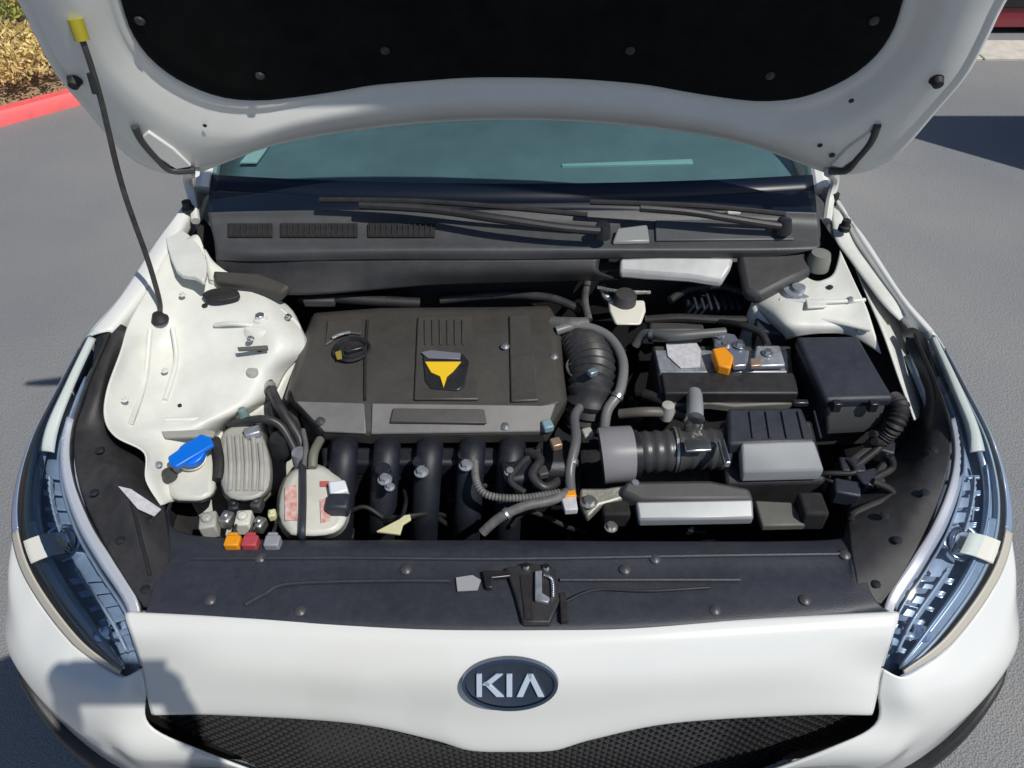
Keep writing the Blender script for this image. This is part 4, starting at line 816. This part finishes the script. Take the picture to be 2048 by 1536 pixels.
# --- hood
HD = Vector((0, -.4108, .9117)); HN = Vector((0, .9117, .4108)); HB = Vector((0, 1.42, 1.19))
def hoodpt(x, s, n=0):
    return HB + Vector((x, 0, 0)) + HD*s + HN*(.08*(1-(x/.79)**2)+n-.06*max(0, s-.35)**2)
def at_hood(px, py, n=0):
    r = ray(px, py); c = 0
    for _ in range(12):
        P0 = HB + HN*(c+n); t = (P0-CAM).dot(HN)/r.dot(HN); P = CAM+r*t
        x = P.x; s = (P-P0).dot(HD); c = .08*(1-(x/.79)**2)-.06*max(0, s-.35)**2
    return (x, s)
left = [(398, 345), (350, 350), (292, 335), (239, 297), (171, 219), (113, 150), (68, 68), (34, 0)]
rear = [(1024, 240), (860, 246), (700, 263), (560, 288), (470, 318), (425, 340)]
half = [at_hood(*p) for p in rear+left]
half += [(-.775, .50), (-.772, .66), (-.760, .79), (-.705, .875), (-.55, .925), (-.25, .955), (0, .96)]
outl = half + [(-x, s) for x, s in half[-2:0:-1]]
pads_px = [(1024, 158), (900, 160), (760, 172), (680, 186), (600, 198), (520, 206), (440, 198), (360, 166), (300, 120), (262, 66), (240, 0)]
ph = [at_hood(*p) for p in pads_px] + [(-.60, .50), (-.58, .62), (-.50, .74), (-.34, .81), (0, .83)]
padl = ph + [(-x, s) for x, s in ph[-2:0:-1]]
def polar(poly, N=200, c=(0, .42)):
    out = []
    P = [Vector((a-c[0], b-c[1], 0)) for a, b in poly]; P = crm(P, 6, True)
    for k in range(N):
        th = 2*math.pi*k/N; d = Vector((math.cos(th), math.sin(th), 0)); best = None
        for a, b in zip(P, P[1:]+P[:1]):
            e = b-a; den = d.x*e.y-d.y*e.x
            if abs(den) < 1e-12: continue
            tt = (a.x*e.y-a.y*e.x)/den; uu = (a.x*d.y-a.y*d.x)/den
            if tt > 0 and -1e-6 <= uu <= 1+1e-6: best = tt if best is None else max(best, tt)
        out.append((c[0]+d.x*best, c[1]+d.y*best))
    return out
po, pi_ = polar(outl), polar(padl)
prof = [(0, .012), (0.0, .0), (.05, -.004), (.10, .0), (.16, -.010), (.55, -.013), (.68, -.010), (.80, .004), (.88, .007), (.96, .003), (1.0, .012)]
bm = bmesh.new(); Ls = []
for f, n in prof: Ls.append([bm.verts.new(hoodpt(a[0]+(b[0]-a[0])*f, a[1]+(b[1]-a[1])*f, n)) for a, b in zip(po, pi_)])
outer = []
for f in (0, .3, .6, .85, .99):
    outer.append([bm.verts.new(hoodpt(a[0]*(1-f), .42+(a[1]-.42)*(1-f), .016+.02*(1-(1-f)**2))) for a in po])
def join(A, B):
    n = len(A)
    for k in range(n): bm.faces.new((A[k], A[(k+1) % n], B[(k+1) % n], B[k]))
for a, b in zip(Ls, Ls[1:]): join(a, b)
join(outer[0], Ls[0])
for a, b in zip(outer, outer[1:]): join(b, a)
bm.faces.new(outer[-1]); bmesh.ops.recalc_face_normals(bm, faces=bm.faces)
hood = finish('hood', bm, hoodin, car, angle=180, label='white hood raised on its prop, underside showing')
bm = bmesh.new(); Ls = []
for f in (.995, 1.0, .985, .93, .8, .6, .4, .2, .02):
    n = .014 if f == .995 else (.004 if f == 1.0 else (.0 if f > .95 else -.001+.004*mnoise.noise(Vector((f*9, 0, 0)))))
    Ls.append([bm.verts.new(hoodpt(b[0]*f, .42+(b[1]-.42)*f, n+.003*mnoise.noise(Vector((b[0]*f*6, b[1]*f*6, 1))))) for b in pi_])
for a, b in zip(Ls, Ls[1:]): join(a, b)
bm.faces.new(Ls[-1]); bmesh.ops.recalc_face_normals(bm, faces=bm.faces)
padob = finish('insulation_pad', bm, pad, hood, angle=180, label='black felt insulation pad lining the hood')
for (x, y) in ((280, 40), (520, 150), (1748, 40), (1540, 150), (770, 100), (1260, 100)):
    a = at_hood(x, y); lathe('pad_clip', hoodpt(a[0], a[1], -.002), [(.0004, .004), (.007, .003), (.009, 0)], mat('pad_clip_grey', (.04, .04, .042), .4) if 'pad_clip_grey' not in MATS else MATS['pad_clip_grey'], hood, axis=-HN)
for (x, y, r) in ((152, 152, .011), (1871, 150, .011)):
    a = at_hood(x, y); lathe('rubber_bumper', hoodpt(a[0], a[1], -.010), [(.0004, .016), (r*.8, .014), (r, .004), (r*1.2, 0)], rubber, hood, axis=-HN)
for (x, y, r) in ((1638, 280, .005), (412, 240, .004), (1700, 190, .005), (1662, 300, .006)):
    a = at_hood(x, y); cyl('hood_hole', hoodpt(a[0], a[1], -.013), r, .002, rubber, hood, axis=-HN, seg=12, bevel=0)
# hinge straps on both rear corners
for sgn, pts in ((-1, [(272, 240), (288, 270), (318, 305), (345, 328), (392, 328)]), (1, [(1752, 238), (1738, 272), (1712, 304), (1690, 328), (1655, 330)])):
    hp = []
    for x, y in pts: a = at_hood(x, y); hp.append(hoodpt(a[0], a[1], -.016))
    hg = tube('hood_hinge', hp, .0075, mat('hinge_dark', (.045, .047, .05), .5) if 'hinge_dark' not in MATS else MATS['hinge_dark'], hood, seg=10, label='dark hinge strap at the rear corner of the hood')
    s2 = -1 if sgn < 0 else 1
    prism('hinge_plate', [hoodpt(*at_hood(x, y), -.018) for x, y in ([(286, 262), (300, 250), (350, 285), (385, 320), (355, 325), (310, 295)] if sgn < 0 else [(1738, 250), (1750, 262), (1715, 300), (1680, 322), (1660, 318), (1690, 285)])], .006, hoodin, hood, ext=HN*.008, bevel=.002)
    base = at(385 if sgn < 0 else 1660, 400, 1.0)
    tube('hinge_arm', [hoodpt(*at_hood(392 if sgn < 0 else 1655, 336), -.012), base+Vector((0, .01, .05)), base, base+Vector((-.02*sgn, -.06, -.02))], .010, baypaint, hood, seg=8)

# prop rod
ra = at_hood(158, 28); rtop = hoodpt(ra[0], ra[1], -.020)
rm = mat('rod_dark_steel', (.07, .068, .066), .4, metal=.5, var=.3, vscale=40)
rod_pts = [rtop]
foot = at(318, 636, .93)
for k in range(1, 10): rod_pts.append(rtop.lerp(foot+Vector((-.0, .02, .02)), k/9)+Vector((.004*math.sin(k), 0, 0)))
rod_pts.append(foot)
rod = tube('prop_rod', rod_pts, .0052, rm, car, seg=10, label='thin dark rod holding the hood up')
lathe('rod_grommet', foot-Vector((0, 0, .006)), [(.0004, .018), (.010, .017), (.014, .008), (.018, .004), (.018, 0)], rubber, rod)
gd = (rod_pts[1]-rtop).normalized()
tube('rod_grip', [rtop-gd*.006, rtop+gd*.008, rtop+gd*.026], .012, yellowg, rod, seg=14, label='yellow green grip at the top of the rod')
tube('rod_sleeve', [rtop.lerp(foot, .14), rtop.lerp(foot, .20)], .0065, rubber, rod, seg=10)
# --- rest of the body
def srow(pts): return [W(*p) for p in pts]
for nm, f in SIDES:
    side = [[W(-.755, 1.66, 1.0), W(-.81, 2.2, .99), W(-.83, 3.2, .98), W(-.80, 4.2, .98), W(-.72, 4.75, .95)],
            [W(-.83, 1.66, .83), W(-.87, 2.2, .83), W(-.89, 3.2, .83), W(-.87, 4.2, .83), W(-.76, 4.80, .80)],
            [W(-.85, 1.70, .6), W(-.885, 2.2, .6), W(-.90, 3.2, .6), W(-.89, 4.2, .68), W(-.78, 4.82, .6)],
            [W(-.82, 1.76, .28), W(-.85, 2.2, .25), W(-.86, 3.2, .25), W(-.86, 4.2, .66), W(-.76, 4.80, .3)]]
    surf('body_side', [[f(p) for p in r] for r in side], paint, car, nu=6, nv=4, solid=.004)
    gl = [[W(-.78, 1.80, 1.0), W(-.81, 2.6, 1.0), W(-.81, 3.4, 1.0), W(-.76, 4.2, 1.0)], [W(-.66, 2.28, 1.38), W(-.66, 2.6, 1.43), W(-.66, 3.4, 1.42), W(-.64, 3.9, 1.30)]]
    surf('side_window', [[f(p) for p in r] for r in gl], sglass, car, nu=4, nv=4, solid=0)
    tube('roof_pillar', [f(p) for p in (W(-.72, 1.58, 1.01), W(-.70, 1.80, 1.165), W(-.67, 2.08, 1.33), W(-.64, 2.32, 1.44), W(-.63, 3.2, 1.46), W(-.62, 3.9, 1.34), W(-.66, 4.3, 1.0))], .025, paint, car, seg=10)
    bm = bmesh.new(); bmesh.ops.create_uvsphere(bm, u_segments=20, v_segments=12, radius=1)
    for v in bm.verts: v.co = f(Vector((-.90+v.co.x*.10, 1.98+v.co.y*.05, 1.02+v.co.z*.065)))
    mi = finish('door_mirror', bm, paint, car)
    for wy in (1.36, 4.05):
        wc = f(W(-.79, wy, .325))
        whl = lathe('wheel', wc, [(.33, -.10), (.33, .085), (.30, .105), (.235, .105), (.23, .09), (.05, .085), (.0005, .085)], rubber, car, axis=f(Vector((-1, 0, 0))), seg=40)
        for k in range(5):
            a = 2*math.pi*k/5; dv = Vector((0, math.cos(a), math.sin(a)))
            tube('spoke', [wc+f(Vector((-.092, 0, 0)))+dv*.03, wc+f(Vector((-.097, 0, 0)))+dv*.225], .022, silverp, whl, seg=8, smoothn=0)
surf('roof', [wsrow(.63, 2.32, 1.445, .04), wsrow(.63, 2.8, 1.475, 0), wsrow(.62, 3.5, 1.45, 0), wsrow(.60, 3.95, 1.34, -.03)], paint, car, nu=4, nv=5)
surf('rear_window', [wsrow(.60, 3.96, 1.335, -.03), wsrow(.64, 4.35, 1.02, -.05)], sglass, car, nu=4, nv=5, solid=0)
surf('tail', [wsrow(.70, 4.36, 1.0, -.05), wsrow(.72, 4.75, .96, -.06), wsrow(.74, 4.82, .7, -.07), wsrow(.74, 4.80, .3, -.07)], paint, car, nu=4, nv=5)

# ------------------------------------------------------------------ things around the car
# unseen block wall added off to the right to cast the wedge shadow
wl = empty('added_shadow_wall', (4.2, 3.2, 0), 'unseen tan block wall added to throw the dark shadow on the asphalt at right', 'wall')
ux, uy = 3.10, 3.28
for r_ in range(8):
    for c_ in range(7):
        x0 = ux+c_*.4-(.2 if r_ % 2 else 0); x1 = x0+.394; x0 = max(x0, ux); x1 = min(x1, ux+2.6)
        if x1-x0 < .05: continue
        bm = bmesh.new(); bm_box(bm, Vector(((x0+x1)/2, uy+.14, .1+r_*.2)), x1-x0, .28, .194); finish('added_wall_brick', bm, concw, wl, bevel=.004)
bm = bmesh.new(); bm_box(bm, Vector((ux+1.3, uy+.14, .8)), 2.58, .262, 1.59); finish('added_wall_mortar', bm, conc, wl, smooth=False)

# dark red parked car beyond the gutter
rcar = empty('parked_car', at(2040, 20, .3), 'dark red parked car whose lower edge shows at the top right corner', 'car')
rp = mat('dark_red_paint', (.22, .012, .03), .3, coat=.8, var=.05)
ry = g1+.16; rx = at(1975, 40, y=ry).x
prof2 = [(0, .05), (.05, .52), (.12, .70), (.9, .92), (1.35, .98), (2.1, 1.42), (3.3, 1.45), (4.0, 1.08), (4.35, 1.0), (4.42, .6), (4.38, .05)]
rowsr = []
for yy, ins, top in ((0, .04, .96), (.04, 0, 1), (.25, 0, 1), (1.5, 0, 1), (1.72, 0, 1), (1.76, .04, .96)):
    rowsr.append([W(rx+a, ry+yy+(.12 if (top and h > 1.0 and yy < .2) else (-.12 if h > 1.0 and yy > 1.6 else 0)), h) for a, h in prof2])
bm = bmesh.new(); bm_surf(bm, rowsr, 4, 2)
for rr in (rowsr[0], rowsr[-1]): bm.faces.new([bm.verts.new(p) for p in rr])
bmesh.ops.recalc_face_normals(bm, faces=bm.faces); finish('car_body', bm, rp, rcar, angle=30)
prism('sill_trim', [W(rx-.03, ry-.02, .34), W(rx+4.4, ry-.02, .34), W(rx+4.4, ry+.1, .34), W(rx-.03, ry+.1, .34)], .16, rubber, rcar, bevel=.01, label='black trim above the red sill')
prism('side_window', [W(rx+1.5, ry+.085, .98), W(rx+2.15, ry+.085, 1.34), W(rx+3.25, ry+.085, 1.36), W(rx+3.85, ry+.085, 1.0)], 0, sglass, rcar, ext=Vector((0, -.02, 0)), bevel=0)
for a in (.85, 3.55):
    lathe('wheel', W(rx+a, ry+.02, .33), [(.33, -.1), (.33, .06), (.30, .08), (.22, .08), (.21, .06), (.0005, .06)], rubber, rcar, axis=Vector((0, -1, 0)))
prism('door', [W(rx+1.5, ry-.01, .93), W(rx+2.5, ry-.01, .95), W(rx+2.5, ry-.01, .40), W(rx+1.4, ry-.01, .40)], 0, rp, rcar, ext=Vector((0, .03, 0)), bevel=.005)

# planter shrubs: each dry bush its own crown of small leaves and stems
def shrub(p, r, h, m, label, seed, n=500, leaf=.035):
    rg = random.Random(seed); root = empty('dry_shrub', p, label, 'shrub', 'shrubs in the planter behind the red kerb')
    bm = bmesh.new()
    for k in range(n):
        th = rg.uniform(0, 2*math.pi); u = rg.random()**.45; ph_ = rg.random()
        lump = .75+.4*mnoise.noise(Vector((math.cos(th)*1.5, math.sin(th)*1.5, seed)))
        q = p+Vector((r*u*math.cos(th)*lump, r*u*math.sin(th)*lump, h*(.08+.92*ph_)*math.sqrt(max(0, 1-.75*u*u))))
        d = Vector((rg.uniform(-1, 1), rg.uniform(-1, 1), rg.uniform(.1, 1.2))).normalized()*leaf*rg.uniform(.6, 1.8); s = d.cross(Vector((rg.uniform(-1, 1), rg.uniform(-1, 1), rg.uniform(-1, 1)))).normalized()*leaf*.22
        a, b, c_, e_ = q, q+d*.5+s, q+d, q+d*.5-s
        bm.faces.new([bm.verts.new(v) for v in (a, b, c_, e_)])
    finish('foliage', bm, m, root, smooth=False)
    bm = bmesh.new()
    for k in range(14):
        th = rg.uniform(0, 6.28); e_ = p+Vector((r*.7*math.cos(th), r*.7*math.sin(th), h*rg.uniform(.5, .9)))
        bm_tube(bm, [p, p.lerp(e_, .5)+Vector((0, 0, .03)), e_], .004, 5, smoothn=3)
    finish('stem', bm, soil, root)
sp = [((-10, 160), .28, .20, dry, 'dry straw coloured bush at the left edge behind the red kerb'), ((70, 148), .24, .18, dry, 'golden dry bush nearest the red kerb beside the hood'),
      ((15, 115), .30, .20, dry, 'taller straw yellow bush in the middle of the planter'), ((85, 105), .22, .18, dry, 'thin yellow bush by the hood edge'), ((-10, 62), .34, .50, drygreen, 'olive green bush at the top left corner'),
      ((40, 40), .24, .32, drygreen, 'small yellowish green bush behind the straw ones'), ((-120, 120), .4, .35, dry, 'dry bush half outside the left edge')]
for i, ((x, y), r_, h_, m_, lb) in enumerate(sp):
    shrub(at(x, y, .15), r_, h_, m_, lb, i+2, n=900 if r_ > .3 else 650)
stone = mat('lilac_stone', (.34, .29, .28), .8, var=.2, vscale=14)
bm = bmesh.new(); rg = random.Random(5)
for k in range(420):
    p = KA + kd*rg.uniform(3.5, 7.6) + kn*rg.uniform(.2, 2.4); s = rg.uniform(.012, .045)
    vs = bmesh.ops.create_icosphere(bm, subdivisions=1, radius=s)['verts']
    for v in vs: v.co = Vector((p.x, p.y, .15))+Vector((v.co.x*1.3, v.co.y, v.co.z*.7))+Vector((rg.uniform(-1, 1), rg.uniform(-1, 1), rg.uniform(-1, 1)))*s*.2
gv = finish('gravel', bm, stone, smooth=False); gv['kind'] = 'stuff'; gv['label'] = 'loose stones and wood chips scattered over the planter soil'; gv['category'] = 'gravel'

# ------------------------------------------------------------------ the photographer: stands behind the lens, shadow falls on the bumper
def skin_fig(name, V, E, Rr, m, parent=None, root=0, sub=2):
    me = bpy.data.meshes.new(name); me.from_pydata(V, E, []); me.materials.append(m)
    o = bpy.data.objects.new(name, me); col.objects.link(o)
    if parent: o.parent = parent; o.location = -wpos(parent)
    sk = o.modifiers.new('skin', 'SKIN'); sk.use_smooth_shade = True
    for i, r in enumerate(Rr):
        d = me.skin_vertices[0].data[i]; d.radius = (r, r) if not isinstance(r, tuple) else r; d.use_root = (i == root)
    s = o.modifiers.new('sub', 'SUBSURF'); s.levels = sub; s.render_levels = sub
    return o
px0, py0 = -.36, .0
person = empty('person', (px0, py0, 0), 'person in dark clothes holding a phone up, whose shadow falls on the bumper', 'person')
skinm = mat('skin', (.48, .30, .22), .55); shirt = mat('dark_shirt', (.03, .035, .05), .85); jeans = mat('dark_jeans', (.02, .03, .055), .85)
V = [(px0, py0, .98), (px0, py0, 1.15), (px0, py0+.01, 1.38), (px0, py0+.01, 1.50), (px0, py0+.03, 1.56),
     (px0-.17, py0, 1.45), (px0-.20, py0-.02, 1.22), (-.26, -.06, 1.52), (-.115, -.06, 1.76),
     (px0+.17, py0, 1.45), (px0+.30, py0-.12, 1.28), (.10, -.12, 1.58), (.115, -.06, 1.76),
     (px0-.10, py0, .92), (px0-.12, py0+.02, .50), (px0-.13, py0-.02, .09), (px0+.10, py0, .92), (px0+.12, py0+.02, .50), (px0+.13, py0-.02, .09),
     (px0-.14, py0+.15, .04), (px0+.14, py0+.15, .04)]
E = [(0, 1), (1, 2), (2, 3), (3, 4), (3, 5), (5, 6), (6, 7), (7, 8), (3, 9), (9, 10), (10, 11), (11, 12), (0, 13), (13, 14), (14, 15), (0, 16), (16, 17), (17, 18), (15, 19), (18, 20)]
Rr = [(.16, .11), (.14, .10), (.17, .11), .08, .055, .065, .048, .034, .027, .065, .048, .034, .027, .095, .065, .045, .095, .065, .045, .035, .035]
skin_fig('body', V, E, Rr, shirt, person)
bm = bmesh.new(); bmesh.ops.create_uvsphere(bm, u_segments=28, v_segments=20, radius=1)
hc = Vector((px0, py0+.04, 1.71))
for v in bm.verts:
    q = v.co.copy(); v.co = hc+Vector((q.x*.075, q.y*.095, q.z*.118))
    if q.y > .6 and abs(q.x) < .2 and -.25 < q.z < .1: v.co.y += .018
    if q.z < -.3: v.co.x = hc.x+(v.co.x-hc.x)*.85
hd = finish('head', bm, skinm, person)
for sx in (-1, 1):
    lathe('eye', hc+Vector((sx*.030, .082, .008)), [(.0004, .009), (.007, .007), (.010, 0)], white, hd, axis=Vector((0, 1, 0)), seg=14)
    lathe('iris', hc+Vector((sx*.030, .0905, .008)), [(.0004, .002), (.0045, .001), (.005, -.002)], rubber, hd, axis=Vector((0, 1, 0)), seg=12)
    tube('eyebrow', [hc+Vector((sx*.045, .080, .030)), hc+Vector((sx*.030, .090, .034)), hc+Vector((sx*.014, .094, .030))], .003, rubber, hd, seg=6)
    bm = bmesh.new(); bmesh.ops.create_uvsphere(bm, u_segments=14, v_segments=10, radius=1)
    for v in bm.verts: v.co = hc+Vector((sx*.077+v.co.x*.008, .0+v.co.y*.018, -.005+v.co.z*.032))
    finish('ear', bm, skinm, hd)
tube('nose', [hc+Vector((0, .092, .012)), hc+Vector((0, .104, -.012)), hc+Vector((0, .112, -.028)), hc+Vector((0, .096, -.034))], lambda t: .007+.006*t, skinm, hd, seg=12)
tube('mouth', [hc+Vector((-.022, .080, -.062)), hc+Vector((0, .090, -.060)), hc+Vector((.022, .080, -.062))], .0045, mat('lips', (.42, .18, .15), .5), hd, seg=8)
tube('neck', [Vector((px0, py0+.005, 1.47)), Vector((px0, py0+.02, 1.63))], .055, skinm, hd, seg=18)
bm = bmesh.new(); bmesh.ops.create_uvsphere(bm, u_segments=28, v_segments=20, radius=1)
for v in bm.verts: q = v.co.copy(); v.co = hc+Vector((q.x*.082, -.014+q.y*.095, .018+q.z*.116)); 
bmesh.ops.delete(bm, geom=[v for v in bm.verts if v.co.y > hc.y+.045 and v.co.z < hc.z+.06 or v.co.z < hc.z-.05], context='VERTS')
finish('hair', bm, rubber, person, solid=.006)
phone = empty('phone', (0, -.03, 1.86), 'dark phone held level in both hands before the bumper', 'phone')
PM = Matrix.Rotation(-(math.pi/2-PITCH)+math.pi/2, 4, 'X')
pc = CAM - FW*.016
box('phone_body', pc, .158, .0085, .076, blackg, phone, M=Matrix.Rotation(-PITCH, 4, 'X'), bevel=.004)
for sx in (-1, 1):
    wr = Vector(V[8 if sx < 0 else 12]); ex = pc.x+sx*.070
    hp_ = Vector((ex+sx*.012, pc.y-.028, pc.z-.045)); fv = [tuple(wr), tuple(hp_)]; fe = [(0, 1)]; frr = [.026, .028]
    for k in range(4):
        base = hp_+Vector((0, .012-k*.004, .012+k*.006)); i = len(fv)
        fv += [tuple(base+Vector((sx*.012, .020, .020+k*.012))), tuple(base+Vector((-sx*.004, .032, .036+k*.012))), tuple(pc+Vector((sx*(.066-k*.004), .0, 0))-FW*(.012)+UP*(-.030+k*.018))]
        fe += [(1, i), (i, i+1), (i+1, i+2)]; frr += [.0095, .0085, .0075]
    skin_fig('hand', fv, fe, frr, skinm, person, root=1, sub=1)
for o in bpy.data.objects:
    if '_w' in o.keys(): del o['_w']
